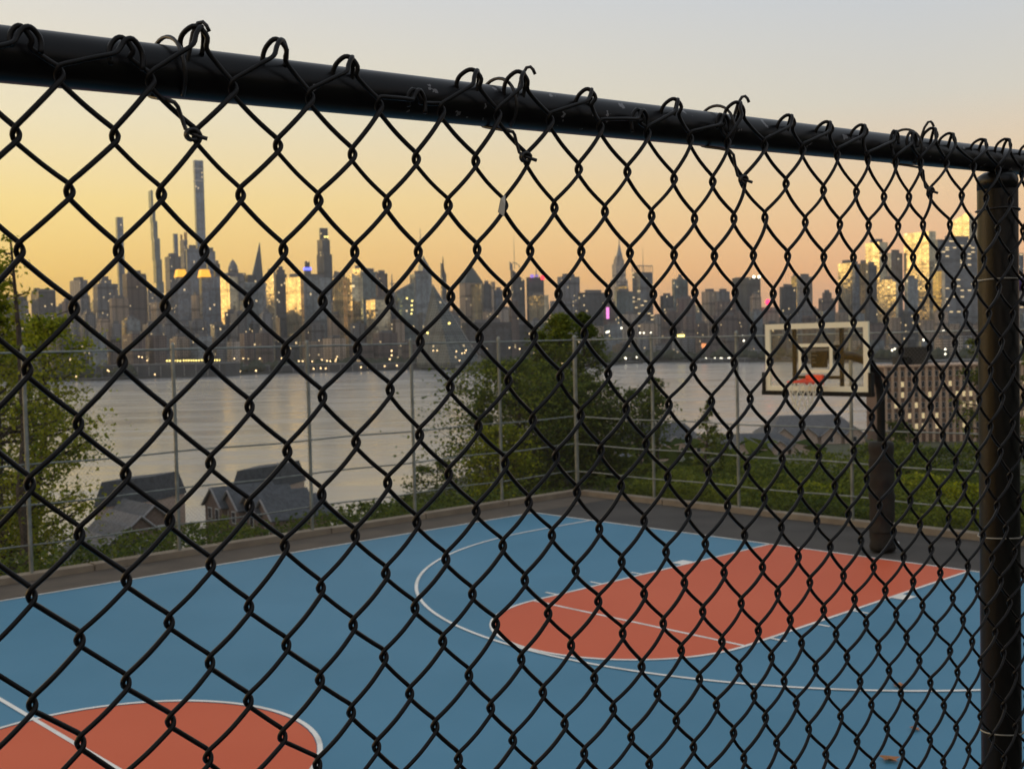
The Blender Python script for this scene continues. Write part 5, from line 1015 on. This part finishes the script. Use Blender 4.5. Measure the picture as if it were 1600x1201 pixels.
# post under the rail, standing behind the mesh
def post_at(px, off, r, name='post'):
    rr_ = ray(px, 640); t_ = (DF+off)/(rr_@FN); p = EYE+rr_*t_; zc = HC+rail_z(p@FE/1.0)-.010
    b = MB(); lp = loc((p[0], p[1], 0))
    zt_ = zc-.012-org[2]
    b.tube([(lp[0], lp[1], -1.55+0.0), (lp[0], lp[1], zt_-.012)], r, 36, cap=True); o = b.build(name, m_post, parent=nf, smooth=True)
    m_ = o.modifiers.new('edge', 'EDGE_SPLIT'); m_.split_angle = math.radians(50)
    b = MB(); b.lathe([(r*1.004, -.022), (r*1.008, -.008), (r*.96, -.001), (r*.7, .004), (.002, .006)], (lp[0], lp[1], zt_), 32); b.build('post_cap', m_post, parent=nf, smooth=True)
    return p, zt_
pp, zpt = post_at(1561, .044, .0290)
post_at(2700, .044, .0288)
# tie wires from the rail down to the mesh
m_tie = mat('tie_wire_black', (.014, .012, .012), .4); m_tiez = mat('tie_wire_silver', (.26, .24, .20), .45, .6)
for (i0, j0) in ((4, 2), (14, 2), (24, 2), (36, 2)):
    u, z = node(i0, j0); b = MB(); P = []; uc = u-.011; zr = rail_z(u)
    P += [(u+.004, z-.004, -.006), (u-.004, z-.001, -.002), (u-.009, z+.004, .004), (uc-.004, z+.02, .003), (uc-.010, zr-.030, .004)]
    for a in np.linspace(-80, 250, 14):
        an = math.radians(a); P.append((uc-.010+.020*(a+80)/330, zr*1.01+.0235*math.sin(an), .0375-.0030+.0235*math.cos(an+math.pi)*-1))
    P += [(uc+.014, zr+.026, .012), (uc+.020, zr+.034, .006), (uc+.024, zr+.027, .004)]
    b.tube([loc(fp(a, c_, d)) for a, c_, d in catmull(P, 2)], .0017, 6)
    b.tube([loc(fp(u-.006+.005*math.cos(a), z+.004*math.sin(a)-.001, -.004+.0012*a/3)) for a in np.linspace(0, 11, 24)], .0016, 5)
    b.build('tie_wire', m_tie, parent=nf, smooth=True)
UP_ = float((pp-EYE)@FE)
for (py, mt_, half_) in ((315, m_tie, False), (432, m_tiez, True), (862, m_tiez, True), (1188, m_tiez, True)):
    rr_ = ray(1528, py); zc = HC+rr_[2]*(DF/(rr_@FN)); P = []
    for a in np.linspace(95, 385 if not half_ else 300, 20):
        an = math.radians(a); q_ = pp+FE*.031*math.cos(an)+FN*.031*math.sin(an); P.append((q_[0]-org[0], q_[1]-org[1], zc-org[2]+.001*math.sin(an*2)))
    e_ = P[-1]; b = MB(); b.tube(P, .0014, 6); b.build('tie_wire', mt_, parent=nf, smooth=True)
# scrap of torn plastic on a wire and a tag tied by the post
m_scrap = mat('pale_plastic_scrap', (.55, .5, .42), .6)
u, z = node(13, 1); b = MB(); b.add([tuple(fp(u-.004, z+.006, -.004)), tuple(fp(u-.010, z+.002, -.005)), tuple(fp(u-.012, z-.010, -.003)), tuple(fp(u-.007, z-.014, -.005)), tuple(fp(u-.006, z-.003, -.006))], [(0, 1, 4), (1, 2, 4), (2, 3, 4)])
b.add([tuple(fp(u-.004, z+.006, -.003)), tuple(fp(u-.010, z+.002, -.004)), tuple(fp(u-.012, z-.010, -.002)), tuple(fp(u-.007, z-.014, -.004)), tuple(fp(u-.006, z-.003, -.005))], [(4, 1, 0), (4, 2, 1), (4, 3, 2)])
tag(b.build('plastic_scrap', m_scrap), 'tiny pale scrap of torn plastic caught on the black mesh near the rail', 'scrap')
rr_ = ray(1590, 448); tp = EYE+rr_*((DF+.075)/(rr_@FN)); o = empty('tag', tp, 'small purple and white tag on black strap beside the black post', 'tag')
b = MB(); b.lathe([(.001, -.012), (.010, -.010), (.015, 0), (.011, .010), (.001, .013)], (-.004, 0, .004), 14); b.build('purple_part', mat('tag_purple', (.09, .05, .22), .5), parent=o, smooth=True)
b = MB(); b.box((.014, .004, -.006), (.030, .008, .034), Matrix.Rotation(.5, 3, 'Y')); b.build('white_part', mat('tag_white', (.5, .5, .5), .5), parent=o)
b = MB(); b.box((-.012, .002, -.020), (.006, .003, .03)); b.build('white_strip', mat('tag_white_strip', (.7, .68, .6), .5), parent=o)
b = MB(); b.tube([(-.018, .006, .04), (-.005, 0, .03), (.01, -.002, .016), (.03, 0, .01)], .003, 6); b.tube([(-.01, .004, -.012), (.005, 0, -.026), (.02, 0, -.03), (.04, 0, -.035)], .004, 6); b.build('strap', m_black, parent=o)
